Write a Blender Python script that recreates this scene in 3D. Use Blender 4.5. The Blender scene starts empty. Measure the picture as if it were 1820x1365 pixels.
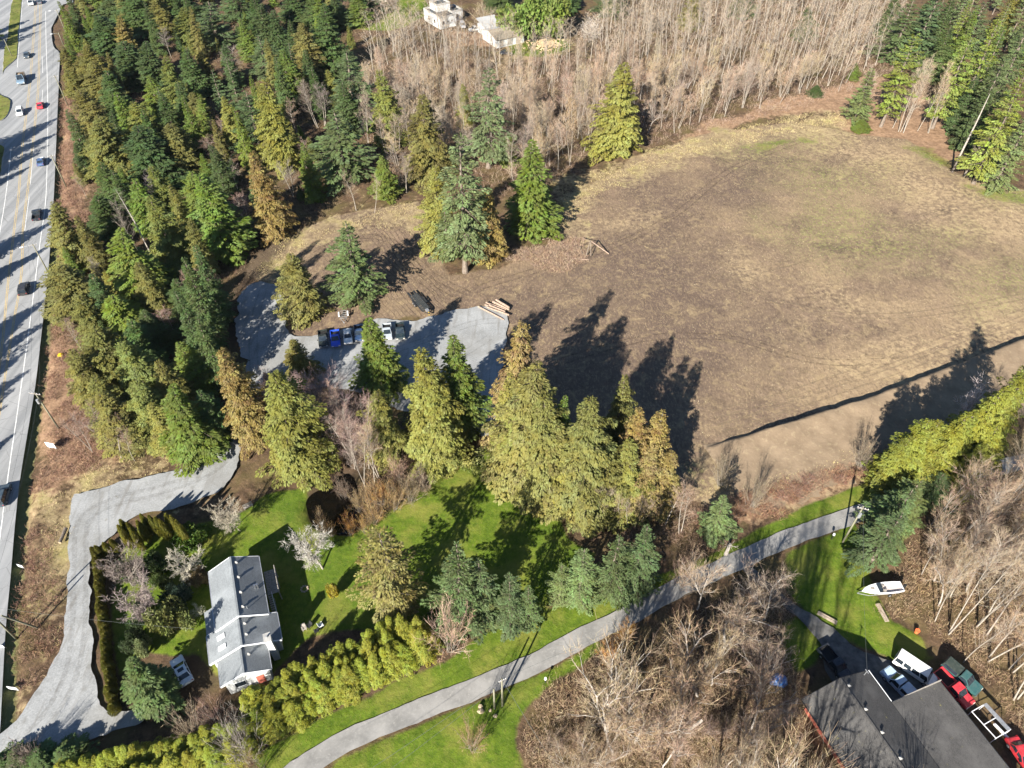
import bpy, bmesh, math, random
import numpy as np
from mathutils import Vector, Matrix, Quaternion
from mathutils.geometry import tessellate_polygon

# ------------------------------------------------------------------ camera, sky, sun, exposure
SC = bpy.context.scene
COL = SC.collection
R = math.radians
CAM_H = 100.0; FPX = 1280.0; CX = 910.0; CY = 682.5          # focal length in photo pixels
cam = bpy.data.cameras.new('camera'); cam_o = bpy.data.objects.new('camera', cam); COL.objects.link(cam_o)
cam.sensor_width = 36.0; cam.lens = 36.0 * FPX / 1820.0
cam.clip_start = 1.0; cam.clip_end = 9000.0
cam_o.location = (0, 0, CAM_H); cam_o.rotation_euler = (R(45), 0, 0)
SC.camera = cam_o
SUN_ELEV = R(29.5); SHX, SHY = 0.431, 0.902                  # horizontal direction in which shadows fall
world = bpy.data.worlds.new('World'); SC.world = world; world.use_nodes = True
wn = world.node_tree; wn.nodes.clear()
sky = wn.nodes.new('ShaderNodeTexSky'); sky.sky_type = 'NISHITA'; sky.sun_disc = False
sky.sun_elevation = SUN_ELEV; sky.sun_rotation = math.atan2(-SHX, -SHY); sky.air_density = 1.0; sky.dust_density = 0.15; sky.ozone_density = 4.0
bg = wn.nodes.new('ShaderNodeBackground'); bg.inputs['Strength'].default_value = 0.05
wo = wn.nodes.new('ShaderNodeOutputWorld')
wn.links.new(sky.outputs[0], bg.inputs['Color']); wn.links.new(bg.outputs[0], wo.inputs['Surface'])
sl = bpy.data.lights.new('sun', 'SUN'); sl.energy = 5.0; sl.angle = R(0.53); sl.color = (1.0, 0.945, 0.85)
so = bpy.data.objects.new('sun', sl); COL.objects.link(so)
so.rotation_euler = Vector((SHX*math.cos(SUN_ELEV), SHY*math.cos(SUN_ELEV), -math.sin(SUN_ELEV))).to_track_quat('-Z', 'Y').to_euler()
so.location = (-60, -120, 120)
vs = SC.view_settings; vs.view_transform = 'Standard'; vs.look = 'None'; vs.gamma = 1.0; vs.use_curve_mapping = False
vs.exposure = 1.48
SC.render.engine = 'CYCLES'
SC.cycles.max_bounces = 6; SC.cycles.diffuse_bounces = 3; SC.cycles.transmission_bounces = 4; SC.cycles.transparent_max_bounces = 8
SC.cycles.use_denoising = True
random.seed(7); RNG = np.random.default_rng(7)

# ------------------------------------------------------------------ helpers
S45 = math.sqrt(0.5)
def ray(x, y):
    u = (x-CX)/FPX; v = (CY-y)/FPX
    return (u, S45*(1+v), -S45*(1-v))
def at(x, y, z=0.0):
    r = ray(x, y); t = (CAM_H-z)/-r[2]
    return (r[0]*t, r[1]*t)
def pix_height(bx, by, ty):
    X, Y = at(bx, by); r = ray(bx, ty)
    return CAM_H + r[2]*Y/r[1]
def pxm(x, y):                       # photo pixels per metre at a ground pixel
    X, Y = at(x, y); return FPX/(S45*(Y+CAM_H))
def G(pts): return np.array([at(*p) for p in pts])

def tag(o, label=None, cat=None, group=None, kind=None):
    if label and len(label.split()) > 16 and ', near' in label: label = label[:label.index(', near')]
    if label: o['label'] = label
    if cat: o['category'] = cat
    if group: o['group'] = group
    if kind: o['kind'] = kind
    return o
def empty(name, loc=(0, 0, 0), rz=0.0):
    o = bpy.data.objects.new(name, None); o.location = loc; o.rotation_euler = (0, 0, rz)
    o.empty_display_size = 0.3; COL.objects.link(o); return o
def link(name, me, parent=None):
    o = bpy.data.objects.new(name, me); COL.objects.link(o)
    if parent is not None: o.parent = parent
    return o
def npmesh(name, V, F4=None, F3=None, mats=(), smooth=False, attr=None):
    V = np.asarray(V, dtype=np.float32).reshape(-1, 3)
    loops = []; tot = []
    if F4 is not None and len(F4): F4 = np.asarray(F4, dtype=np.int32); loops.append(F4.ravel()); tot.append(np.full(len(F4), 4, np.int32))
    if F3 is not None and len(F3): F3 = np.asarray(F3, dtype=np.int32); loops.append(F3.ravel()); tot.append(np.full(len(F3), 3, np.int32))
    L = np.concatenate(loops); T = np.concatenate(tot); st = np.concatenate([[0], np.cumsum(T)[:-1]]).astype(np.int32)
    me = bpy.data.meshes.new(name)
    me.vertices.add(len(V)); me.vertices.foreach_set('co', V.ravel())
    me.loops.add(len(L)); me.loops.foreach_set('vertex_index', L)
    me.polygons.add(len(T)); me.polygons.foreach_set('loop_start', st); me.polygons.foreach_set('loop_total', T)
    if smooth: me.polygons.foreach_set('use_smooth', np.ones(len(T), bool))
    for m in mats: me.materials.append(m)
    if attr is not None:
        a = me.attributes.new('rnd', 'FLOAT', 'POINT'); a.data.foreach_set('value', np.asarray(attr, np.float32))
    me.update(calc_edges=True); return me

class MB:
    """collects shapes into ONE mesh"""
    def __init__(s): s.v = []; s.f = []; s.m = []; s.cur = 0
    def mat(s, i): s.cur = i; return s
    def poly(s, pts, faces):
        o = len(s.v); s.v += [tuple(p) for p in pts]; s.f += [tuple(i+o for i in f) for f in faces]; s.m += [s.cur]*len(faces); return s
    def hexa(s, b, t):               # b, t: four bottom and four top corners, same order (counter-clockwise from above)
        return s.poly(list(b)+list(t), [(3, 2, 1, 0), (4, 5, 6, 7), (0, 1, 5, 4), (1, 2, 6, 5), (2, 3, 7, 6), (3, 0, 4, 7)])
    def box(s, x0, x1, y0, y1, z0, z1):
        return s.hexa([(x0, y0, z0), (x1, y0, z0), (x1, y1, z0), (x0, y1, z0)], [(x0, y0, z1), (x1, y0, z1), (x1, y1, z1), (x0, y1, z1)])
    def prism(s, pts, z0, z1):
        n = len(pts); o = [(p[0], p[1], z0) for p in pts]+[(p[0], p[1], z1) for p in pts]
        return s.poly(o, [tuple(range(n-1, -1, -1)), tuple(range(n, 2*n))]+[(i, (i+1) % n, n+(i+1) % n, n+i) for i in range(n)])
    def tube(s, pts, rad, n=6, cap=True):
        pts = [Vector(p) for p in pts]; rad = rad if hasattr(rad, '__len__') else [rad]*len(pts); rings = []; V = []
        for i, p in enumerate(pts):
            d = (pts[min(i+1, len(pts)-1)]-pts[max(i-1, 0)]); d = d.normalized() if d.length > 1e-6 else Vector((0, 0, 1))
            a = d.cross(Vector((0, 0, 1)) if abs(d.z) < .9 else Vector((1, 0, 0))).normalized(); b = d.cross(a)
            for k in range(n):
                t = 2*math.pi*k/n; V.append(p+(a*math.cos(t)+b*math.sin(t))*rad[i])
        F = [(i*n+k, i*n+(k+1) % n, (i+1)*n+(k+1) % n, (i+1)*n+k) for i in range(len(pts)-1) for k in range(n)]
        if cap: F += [tuple(range(n-1, -1, -1)), tuple(range((len(pts)-1)*n, len(pts)*n))]
        return s.poly(V, F)
    def beam(s, a, b, w, h):
        a = Vector(a); b = Vector(b); d = (b-a).normalized(); u = d.cross(Vector((0, 0, 1)))
        u = u.normalized() if u.length > 1e-4 else Vector((1, 0, 0)); n = u.cross(d)
        u *= w/2; n *= h/2
        return s.hexa([a-u-n, a+u-n, b+u-n, b-u-n], [a-u+n, a+u+n, b+u+n, b-u+n])
    def build(s, name, mats, parent=None, bevel=0, smooth=False):
        me = bpy.data.meshes.new(name); me.from_pydata(s.v, [], s.f)
        for m in (mats if isinstance(mats, (list, tuple)) else [mats]): me.materials.append(m)
        me.polygons.foreach_set('material_index', s.m)
        bm = bmesh.new(); bm.from_mesh(me); bmesh.ops.recalc_face_normals(bm, faces=bm.faces)
        if bevel: bmesh.ops.bevel(bm, geom=bm.edges[:], offset=bevel, segments=2, affect='EDGES', clamp_overlap=True)
        if smooth:
            for f in bm.faces: f.smooth = True
        bm.to_mesh(me); bm.free(); me.update()
        return link(name, me, parent)

# ------------------------------------------------------------------ materials
class NT:
    def __init__(s, name):
        s.m = bpy.data.materials.new(name); s.m.use_nodes = True; s.t = s.m.node_tree; s.t.nodes.clear()
        s.out = s.t.nodes.new('ShaderNodeOutputMaterial')
    def n(s, typ, inp=None, **kw):
        nd = s.t.nodes.new(typ)
        for k, v in kw.items(): setattr(nd, k, v)
        for k, v in (inp or {}).items(): s.set(nd.inputs[k], v)
        return nd
    def set(s, sock, v):
        if isinstance(v, bpy.types.NodeSocket): s.t.links.new(v, sock)
        elif isinstance(v, bpy.types.Node): s.t.links.new(v.outputs[0], sock)
        elif isinstance(v, (tuple, list)) and len(v) == 3 and sock.type == 'RGBA': sock.default_value = (*v, 1)
        else: sock.default_value = v
    def math(s, op, a, b=None, c=None, clamp=False):
        nd = s.n('ShaderNodeMath', operation=op, use_clamp=clamp); s.set(nd.inputs[0], a)
        if b is not None: s.set(nd.inputs[1], b)
        if c is not None: s.set(nd.inputs[2], c)
        return nd.outputs[0]
    def mix(s, fac, a, b, mode='MIX'):
        nd = s.n('ShaderNodeMix', data_type='RGBA', blend_type=mode, clamp_factor=True)
        s.set(nd.inputs[0], fac); s.set(nd.inputs[6], a); s.set(nd.inputs[7], b); return nd.outputs[2]
    def noise(s, scale, detail=4, rough=.55, vec=None, out=0, dist=0):
        nd = s.n('ShaderNodeTexNoise', {'Scale': scale, 'Detail': detail, 'Roughness': rough, 'Distortion': dist})
        if vec is not None: s.set(nd.inputs['Vector'], vec)
        return nd.outputs[out]
    def coord(s, which='Object', scale=None, rot=None):
        c = s.n('ShaderNodeTexCoord').outputs[which]
        if scale or rot:
            mp = s.n('ShaderNodeMapping', {'Vector': c})
            if scale: mp.inputs['Scale'].default_value = scale
            if rot: mp.inputs['Rotation'].default_value = rot
            return mp.outputs[0]
        return c
    def remap(s, v, a, b, lo=0, hi=1):
        nd = s.n('ShaderNodeMapRange', {'Value': v, 'From Min': a, 'From Max': b, 'To Min': lo, 'To Max': hi}); nd.clamp = True; return nd.outputs[0]
    def bsdf(s, col, rough=.7, spec=.3, metal=0, bump=None, bstr=.4, bdist=.1, trans=0, coat=0):
        p = s.n('ShaderNodeBsdfPrincipled', {'Base Color': col, 'Roughness': rough, 'Metallic': metal, 'Specular IOR Level': spec, 'Coat Weight': coat})
        if bump is not None:
            b = s.n('ShaderNodeBump', {'Height': bump, 'Strength': bstr, 'Distance': bdist}); s.set(p.inputs['Normal'], b.outputs[0])
        sh = p.outputs[0]
        if trans:
            t = s.n('ShaderNodeBsdfTranslucent', {'Color': col}); mx = s.n('ShaderNodeMixShader', {0: trans, 1: sh, 2: t.outputs[0]}); sh = mx.outputs[0]
        s.set(s.out.inputs['Surface'], sh); return s.m

def plain(name, col, rough=.6, spec=.3, metal=0, var=.25, scale=3.0, bump=0, coat=0):
    t = NT(name); c = t.coord('Object'); nz = t.noise(scale, 4, .6, c)
    cc = t.mix(t.remap(nz, .3, .7), tuple(x*(1-var) for x in col), tuple(min(1, x*(1+var)) for x in col))
    return t.bsdf(cc, rough, spec, metal, nz if bump else None, bump, .03, coat=coat)
_paint = {}
def paint(col, dirt=.25):
    k = tuple(col)
    if k not in _paint:
        t = NT('car_paint'); c = t.coord('Object'); nz = t.noise(2.5, 5, .65, c)
        cc = t.mix(t.math('MULTIPLY', t.remap(nz, .45, .75), dirt), col, (.22, .2, .17))
        _paint[k] = t.bsdf(cc, t.remap(nz, .3, .8, .25, .5), .5, 0, coat=.4)
    return _paint[k]
def foliage(name, var=.35, brown=None, trans=.30, yellow=0.0):
    """leaf colour = the object's own colour, varied leaf by leaf and spray by spray"""
    t = NT(name); oi = t.n('ShaderNodeObjectInfo'); a = t.n('ShaderNodeAttribute', attribute_name='rnd', attribute_type='GEOMETRY')
    col = oi.outputs['Color']; r = a.outputs['Fac']
    nz = t.noise(.55, 3, .6, t.coord('Object'))
    hs = t.n('ShaderNodeHueSaturation', {'Color': col, 'Hue': t.remap(r, 0, 1, .5-.03*var/.35, .5+.025*var/.35), 'Value': t.remap(r, 0, 1, 1-var*.9, 1+var*1.1), 'Saturation': t.remap(nz, .3, .7, .85, 1.1)})
    c = hs.outputs[0]
    if brown is not None:
        f = t.remap(t.math('ADD', t.math('MULTIPLY', nz, 1.3), t.math('MULTIPLY', r, .45)), .78, 1.12)
        c = t.mix(t.math('MULTIPLY', f, .45), c, brown)
    return t.bsdf(c, .62, .22, trans=trans)
MAT = {}
MAT['cedar'] = foliage('cedar_foliage', .42, (.22, .155, .05))
MAT['fir'] = foliage('fir_foliage', .35)
MAT['leaf'] = foliage('broad_leaf', .45, trans=.3)
MAT['twig'] = foliage('twig_bark', .4, trans=0)
def bark(name, c1, c2, sc=3.0):
    t = NT(name); c = t.coord('Object', (sc, sc, sc*.35)); nz = t.noise(2.0, 5, .65, c)
    return t.bsdf(t.mix(t.remap(nz, .35, .65), c1, c2), .85, .15, bump=nz, bstr=.6, bdist=.05)
MAT['bark'] = bark('conifer_bark', (.10, .075, .055), (.24, .2, .165))
MAT['pale_bark'] = bark('pale_bark', (.20, .17, .145), (.46, .42, .37))
MAT['alder_bark'] = bark('alder_bark', (.20, .17, .14), (.40, .36, .305))
MAT['cut'] = plain('cut_wood', (.36, .28, .19), .8, .2, var=.2)
MAT['log'] = bark('log_bark', (.22, .15, .11), (.42, .32, .25))
MAT['white'] = plain('white_paint', (.76, .77, .77), .5, .3, var=.06, scale=1.2)
MAT['black'] = plain('black_rubber', (.02, .02, .02), .8, .2)
MAT['steel'] = plain('galvanised_steel', (.45, .46, .47), .45, .5, .6)
MAT['darksteel'] = plain('black_steel', (.028, .029, .03), .5, .4, 0)
MAT['pole'] = bark('pole_wood', (.13, .125, .085), (.25, .24, .17), 1.0)
MAT['greywood'] = bark('weathered_wood', (.22, .2, .175), (.40, .36, .32), 2.0)
MAT['plank'] = bark('sawn_plank', (.26, .21, .16), (.42, .35, .27), 2.0)
MAT['concrete'] = plain('concrete', (.36, .35, .33), .85, .2, var=.2, scale=1.5)
MAT['chrome'] = plain('bright_metal', (.6, .6, .6), .25, .5, .9, var=.05)
MAT['wire'] = plain('wire_metal', (.12, .13, .125), .8, .2, 0)
MAT['red'] = plain('red_plastic', (.55, .05, .03), .5)
MAT['orange'] = plain('orange_plastic', (.75, .17, .06), .5)
MAT['yellow'] = plain('yellow_plastic', (.75, .5, .03), .5)
MAT['amber'] = plain('lamp_lens', (.7, .65, .55), .2, .5)
MAT['tail'] = plain('tail_lens', (.35, .02, .02), .25, .5)
t = NT('window_glass'); MAT['glass'] = t.bsdf(t.mix(t.remap(t.noise(1.5, 2, .5, t.coord('Object')), .3, .7), (.012, .018, .026), (.03, .04, .05)), .06, .6)
t = NT('trim_glass'); MAT['skylight'] = t.bsdf(t.mix(t.remap(t.noise(3, 2, .5, t.coord('Object')), .3, .7), (.5, .52, .55), (.66, .68, .7)), .15, .5)
# ------------------------------------------------------------------ ground
def vnoise(P, sc, seed=0):
    p = P/sc; i = np.floor(p).astype(np.int64); f = p-i; f = f*f*(3-2*f)
    def h(a, b):
        n = (a*374761393+b*668265263+seed*1442695041) & 0x7fffffff
        n = ((n ^ (n >> 13))*1274126177) & 0x7fffffff
        return ((n ^ (n >> 16)) & 0xffff)/65535.0
    a = h(i[:, 0], i[:, 1]); b = h(i[:, 0]+1, i[:, 1]); c = h(i[:, 0], i[:, 1]+1); d = h(i[:, 0]+1, i[:, 1]+1)
    return (a*(1-f[:, 0])+b*f[:, 0])*(1-f[:, 1])+(c*(1-f[:, 0])+d*f[:, 0])*f[:, 1]
def sdf(P, poly):                    # signed distance, positive inside
    Q = np.asarray(poly); d2 = np.full(len(P), 1e18); ins = np.zeros(len(P), bool)
    for k in range(len(Q)):
        a = Q[k]; b = Q[(k+1) % len(Q)]; e = b-a; w = P-a
        t = np.clip((w@e)/max(e@e, 1e-9), 0, 1); dd = w-t[:, None]*e; d2 = np.minimum(d2, (dd*dd).sum(1))
        c = ((a[1] <= P[:, 1]) != (b[1] <= P[:, 1]))
        xs = a[0]+(P[:, 1]-a[1])*(e[0]/(e[1] if abs(e[1]) > 1e-9 else 1e-9)); ins ^= c & (P[:, 0] < xs)
    return np.sqrt(d2)*np.where(ins, 1, -1)
def linedist(P, Q):
    d2 = np.full(len(P), 1e18)
    for k in range(len(Q)-1):
        a = Q[k]; e = Q[k+1]-a; w = P-a; t = np.clip((w@e)/(e@e), 0, 1); dd = w-t[:, None]*e; d2 = np.minimum(d2, (dd*dd).sum(1))
    return np.sqrt(d2)

HWY_R = [(96, -8), (92, 15), (91, 50), (95, 82), (106, 95), (105, 130), (104, 162), (100, 250), (96, 345), (90, 430), (83, 512), (73, 600), (63, 685), (49, 770), (35, 857), (26, 940), (19, 1025), (10, 1121), (1, 1285), (-8, 1400)]
FIELD = [(418, 492), (440, 452), (500, 420), (560, 397), (640, 372), (745, 356), (765, 430), (800, 486), (880, 478), (930, 448), (985, 420), (1005, 372), (1050, 330), (1100, 300), (1150, 268), (1250, 236), (1400, 212), (1520, 238), (1610, 246), (1690, 300), (1760, 330), (1900, 350), (2050, 380), (2050, 560), (1900, 700), (1700, 740), (1590, 800), (1500, 838), (1340, 880), (1240, 890), (1200, 850), (1100, 800), (960, 790), (900, 770), (906, 570), (850, 543), (760, 562), (670, 566), (600, 590), (540, 597), (508, 590), (500, 520), (470, 500)]
LAWNS = [
    [(440, 905), (470, 880), (548, 862), (542, 905), (560, 935), (610, 948), (650, 935), (710, 895), (780, 850), (868, 792), (890, 830), (985, 905), (1010, 955), (1060, 985), (1010, 1040), (960, 1080), (800, 1100), (700, 1110), (560, 1130), (505, 1180), (480, 1200), (380, 1200), (350, 1160), (300, 1165), (250, 1150), (215, 1200), (200, 1150), (195, 1060), (230, 960), (340, 935)],
    [(440, 1365), (470, 1330), (600, 1265), (700, 1210), (800, 1165), (880, 1110), (990, 1080), (1120, 1040), (1250, 985), (1370, 930), (1500, 875), (1620, 830), (1640, 850), (1570, 890), (1500, 925), (1390, 965), (1280, 1015), (1130, 1090), (1000, 1160), (900, 1205), (780, 1255), (640, 1310), (560, 1360), (500, 1400)],
    [(560, 1400), (600, 1350), (700, 1300), (800, 1262), (900, 1218), (990, 1180), (1060, 1140), (1075, 1150), (1000, 1205), (950, 1245), (925, 1280), (925, 1330), (940, 1400)],
    [(1395, 985), (1440, 958), (1520, 930), (1540, 990), (1550, 1050), (1580, 1100), (1640, 1130), (1660, 1170), (1610, 1180), (1555, 1155), (1490, 1130), (1440, 1090), (1400, 1050)],
    [(1390, 1110), (1420, 1095), (1470, 1140), (1450, 1180), (1420, 1200), (1395, 1170)],
    [(620, 50), (660, 0), (740, -20), (770, 20), (720, 45), (690, 52)], [(905, 75), (1000, 66), (1015, 84), (960, 100), (905, 95)]]
STRAW = [
    [(990, 335), (1050, 300), (1120, 290), (1160, 262), (1270, 238), (1400, 205), (1500, 195), (1510, 225), (1400, 235), (1290, 262), (1190, 290), (1120, 320), (1060, 350), (1010, 410), (985, 420)],
    [(500, 425), (640, 385), (740, 350), (765, 380), (770, 430), (730, 420), (660, 400), (560, 425), (470, 500), (440, 500)],
    [(125, 870), (160, 815), (260, 812), (330, 800), (370, 785), (385, 800), (330, 830), (250, 848), (190, 860), (150, 880), (128, 920), (115, 990), (75, 1000), (60, 900)],
    [(1240, 880), (1340, 850), (1450, 815), (1550, 785), (1560, 815), (1460, 848), (1340, 885)],
    [(108, 1010), (125, 970), (122, 1060), (112, 1130), (100, 1160), (95, 1100)],
    [(30, 1240), (80, 1190), (60, 1235), (20, 1285)],
    [(905, 72), (1010, 62), (1020, 90), (960, 104), (905, 98)]]
REDL = [
    [(1180, 255), (1270, 215), (1370, 180), (1480, 150), (1560, 130), (1700, 200), (1730, 270), (1690, 290), (1600, 250), (1520, 240), (1480, 195), (1400, 200), (1290, 235)],
    [(1230, 930), (1300, 885), (1430, 850), (1540, 815), (1590, 790), (1600, 815), (1520, 850), (1420, 890), (1310, 925), (1250, 960)],
    [(104, 170), (125, 160), (135, 230), (150, 330), (165, 400), (150, 450), (112, 430), (105, 330)],
    [(90, 540), (120, 560), (130, 640), (140, 700), (270, 800), (150, 840), (60, 900), (80, 720)],
    [(880, 480), (935, 445), (1060, 400), (1080, 440), (1000, 480), (920, 490)],
    [(770, 50), (900, 60), (905, 82), (800, 80)]]
RUTS = 0
MOSS = [
    [(1250, 255), (1420, 232), (1500, 250), (1420, 275), (1290, 275)], [(1640, 262), (1700, 270), (1710, 300), (1660, 300)], [(1700, 310), (1830, 330), (1840, 355), (1760, 350)],
    [(1360, 400), (1480, 340), (1640, 420), (1700, 400), (1720, 440), (1600, 480), (1450, 470)], [(1700, 470), (1860, 450), (1900, 520), (1720, 540)], [(1400, 280), (1560, 290), (1600, 340), (1460, 360), (1380, 330)]]
TRACKS = [[(560, 430), (640, 395), (720, 400), (760, 470), (800, 500), (815, 545), (730, 566), (680, 566), (600, 520)]]
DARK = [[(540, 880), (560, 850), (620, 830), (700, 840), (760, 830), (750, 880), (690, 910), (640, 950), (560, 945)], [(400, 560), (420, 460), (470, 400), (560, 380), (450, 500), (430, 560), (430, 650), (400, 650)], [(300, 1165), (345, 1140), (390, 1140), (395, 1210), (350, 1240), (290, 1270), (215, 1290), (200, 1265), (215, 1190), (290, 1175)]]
POND = [(545, 905), (543, 890), (553, 876), (572, 866), (588, 858), (600, 845), (618, 840), (628, 852), (634, 875), (637, 900), (640, 926), (632, 941), (612, 947), (588, 944), (566, 938), (551, 924)]
DITCH = G([(x+d, y) for (x, y), d in zip(HWY_R[6:], [8, 9, 10, 10, 11, 12, 12, 13, 14, 15, 16, 15, 17, 20])])

xs = np.concatenate([[-4000, -2000, -1200, -800, -550, -400, -320, -280], np.arange(-262, 232, 1.0), [240, 260, 300, 380, 520, 800, 1200, 2000, 4000]])
ys = np.concatenate([[-3000, -1500, -700, -350, -180, -90, -40, -10, 0, 8], np.arange(14, 352, 1.0), [360, 380, 420, 500, 650, 900, 1400, 2500, 5000]])
gx, gy = np.meshgrid(xs, ys); P = np.stack([gx.ravel(), gy.ravel()], 1); NX, NY = len(xs), len(ys)
n1 = vnoise(P, 9, 1); n2 = vnoise(P, 3.1, 2); n3 = vnoise(P, 24, 3)
jit = (n1-.5)*3.0+(n2-.5)*1.8
def mask(polys, soft=1.5, j=1.0):
    m = np.full(len(P), -1e9)
    for q in polys: m = np.maximum(m, sdf(P, G(q)))
    return np.clip(.5+(m+jit*j)/(2*soft), 0, 1), m
m_soil, d_soil = mask([FIELD], 1.2, 1.0)
m_lawn, d_lawn = mask(LAWNS, .8, .35)
m_thin, _ = mask([[(1690, 316), (1740, 333), (1820, 343), (1870, 348), (1870, 358), (1800, 354), (1740, 347)], [(1595, 258), (1660, 258), (1705, 285), (1695, 304), (1640, 284)], [(1290, 262), (1400, 240), (1450, 250), (1380, 268)], [(45, 1160), (85, 1120), (112, 1140), (70, 1215), (35, 1255)]], 3.0, 2.0); m_lawn = np.maximum(m_lawn, m_thin*.52)
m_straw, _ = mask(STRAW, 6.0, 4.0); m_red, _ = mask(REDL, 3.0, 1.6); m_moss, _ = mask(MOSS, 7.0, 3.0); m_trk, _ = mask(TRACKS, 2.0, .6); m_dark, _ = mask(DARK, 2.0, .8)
m_damp, _ = mask([[(870, 500), (960, 460), (1040, 390), (1200, 380), (1320, 450), (1400, 560), (1400, 640), (1280, 720), (1230, 860), (1100, 800), (900, 770)], [(1100, 330), (1350, 290), (1450, 330), (1300, 380), (1130, 400)], [(520, 450), (640, 410), (720, 480), (800, 500), (850, 540), (620, 560)]], 12.0, 5.0); m_pale, _ = mask([[(1480, 550), (1530, 520), (1640, 515), (1680, 535), (1640, 565), (1540, 570)], [(1400, 520), (1470, 500), (1490, 520), (1430, 540)], [(1680, 470), (1740, 460), (1760, 480), (1700, 490)], [(1570, 420), (1600, 418), (1600, 435)], [(1290, 470), (1340, 465), (1340, 490)], [(1050, 385), (1150, 380), (1150, 400), (1060, 405)], [(1450, 630), (1900, 520), (1900, 620), (1600, 690), (1400, 720)], [(1350, 225), (1560, 240), (1720, 320), (1900, 370), (1900, 440), (1650, 400), (1500, 300)]], 5.0, 4.5)
d_pond = sdf(P, G(POND)); d_ditch = linedist(P, DITCH)
verge = np.clip(1.1-linedist(P, G(HWY_R[6:]))/2.2, 0, 1)
Z = -.05-.10*n2-.10*n1-.06*n3
rough_z = np.clip((1-m_lawn)*(1-.75*m_soil), 0, 1); Z -= rough_z*(.25*n2+.2*vnoise(P, 1.7, 5))
Z -= np.clip(1-d_ditch/1.3, 0, 1)*(.55+.3*n1)
Z = np.where(d_pond > -1.0, -.15-np.clip((d_pond+1)/2.0, 0, 1)*1.3, Z)
Z[(np.abs(P[:, 0]) > 500) | (P[:, 1] > 600)] = -.3
V = np.stack([P[:, 0], P[:, 1], Z], 1)
ii = (np.arange(NY-1)[:, None]*NX+np.arange(NX-1)[None, :]).ravel(); Q = np.stack([ii, ii+1, ii+1+NX, ii+NX], 1)
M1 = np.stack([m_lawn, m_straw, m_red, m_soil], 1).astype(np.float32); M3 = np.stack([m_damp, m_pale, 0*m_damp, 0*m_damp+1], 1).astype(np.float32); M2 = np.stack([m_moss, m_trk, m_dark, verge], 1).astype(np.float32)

t = NT('terrain')
co = t.coord('Object')
a1 = t.n('ShaderNodeAttribute', attribute_name='m1'); a2 = t.n('ShaderNodeAttribute', attribute_name='m2')
s1 = t.n('ShaderNodeSeparateColor', {0: a1.outputs['Color']}); s2 = t.n('ShaderNodeSeparateColor', {0: a2.outputs['Color']})
nA = t.noise(.9, 6, .68, co); nB = t.noise(.16, 5, .6, co); nC = t.noise(3.2, 4, .7, co); nD = t.noise(.045, 4, .55, co)
nS = t.noise(1.0, 5, .7, t.coord('Object', (2.4, .5, 1), (0, 0, R(25))))
nE = t.noise(1.0, 5, .75, t.coord('Object', (2.6, 1.1, 1), (0, 0, R(-30))))
def edge(m, w=.5): return t.remap(t.math('ADD', m, t.math('MULTIPLY', t.math('SUBTRACT', nA, .5), w*2)), .35, .65)
lit = t.mix(t.remap(nA, .3, .72), (.04, .028, .018), (.17, .108, .066)); lit = t.mix(t.remap(nB, .45, .7), lit, (.12, .095, .04)); lit = t.mix(t.math('MULTIPLY', t.remap(nC, .6, .75), .55), lit, (.33, .235, .15))
soil = t.mix(t.remap(nB, .32, .68), (.108, .077, .057), (.208, .146, .100)); soil = t.mix(t.math('MULTIPLY', t.remap(nD, .42, .62), .8), soil, (.27, .195, .12))
soil = t.mix(t.math('MULTIPLY', t.remap(nA, .5, .75), .75), soil, (.275, .195, .14)); soil = t.mix(t.math('MULTIPLY', t.remap(nS, .54, .70), .6), soil, (.06, .046, .035))
soil = t.mix(t.math('MULTIPLY', t.remap(nC, .61, .72), .8), soil, (.40, .33, .21)); soil = t.mix(t.math('MULTIPLY', t.remap(nC, .38, .28), .55), soil, (.045, .033, .024))
a3 = t.n('ShaderNodeAttribute', attribute_name='m3'); s3 = t.n('ShaderNodeSeparateColor', {0: a3.outputs['Color']})
soil = t.mix(t.math('MULTIPLY', s3.outputs[0], t.remap(nB, .25, .55, .5, .85)), soil, t.mix(nA, (.080, .058, .047), (.158, .113, .085))); soil = t.mix(t.math('MULTIPLY', s3.outputs[1], t.remap(nA, .42, .62, 0, .7)), soil, (.44, .33, .19))
soil = t.mix(t.math('MULTIPLY', t.remap(nE, .52, .68), .6), soil, (.38, .28, .165)); soil = t.mix(t.math('MULTIPLY', t.remap(nE, .45, .33), .55), soil, (.075, .054, .040))
soil = t.mix(t.math('MULTIPLY', t.remap(t.noise(.33, 6, .7, co, dist=1.2), .52, .66), .5), soil, (.35, .262, .145)); soil = t.mix(t.math('MULTIPLY', t.remap(t.noise(.5, 6, .7, t.coord('Object', (1, .6, 1), (0, 0, R(40))), dist=.8), .55, .68), .45), soil, (.07, .05, .036))
moss = t.mix(nA, (.12, .165, .03), (.30, .29, .10)); mf = t.math('MULTIPLY', s2.outputs[0], t.remap(t.math('ADD', t.math('MULTIPLY', nC, .75), t.math('MULTIPLY', nA, .4)), .57, .66))
soil = t.mix(t.math('MULTIPLY', mf, .8), soil, moss)
wv = t.n('ShaderNodeTexWave', {'Vector': t.coord('Object', None, (0, 0, R(-33))), 'Scale': .30, 'Distortion': 9.0, 'Detail': 3.0, 'Detail Scale': .35})
trk = t.math('MULTIPLY', t.remap(wv.outputs['Fac'], .86, .97), t.math('MULTIPLY', s2.outputs[1], t.remap(nB, .35, .55))); soil = t.mix(t.math('MULTIPLY', trk, .55), soil, (.035, .025, .018))
straw = t.mix(t.remap(nA, .3, .7), (.20, .145, .075), (.42, .335, .19)); straw = t.mix(t.math('MULTIPLY', t.remap(nB, .52, .68), .6), straw, (.23, .22, .06))
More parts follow.
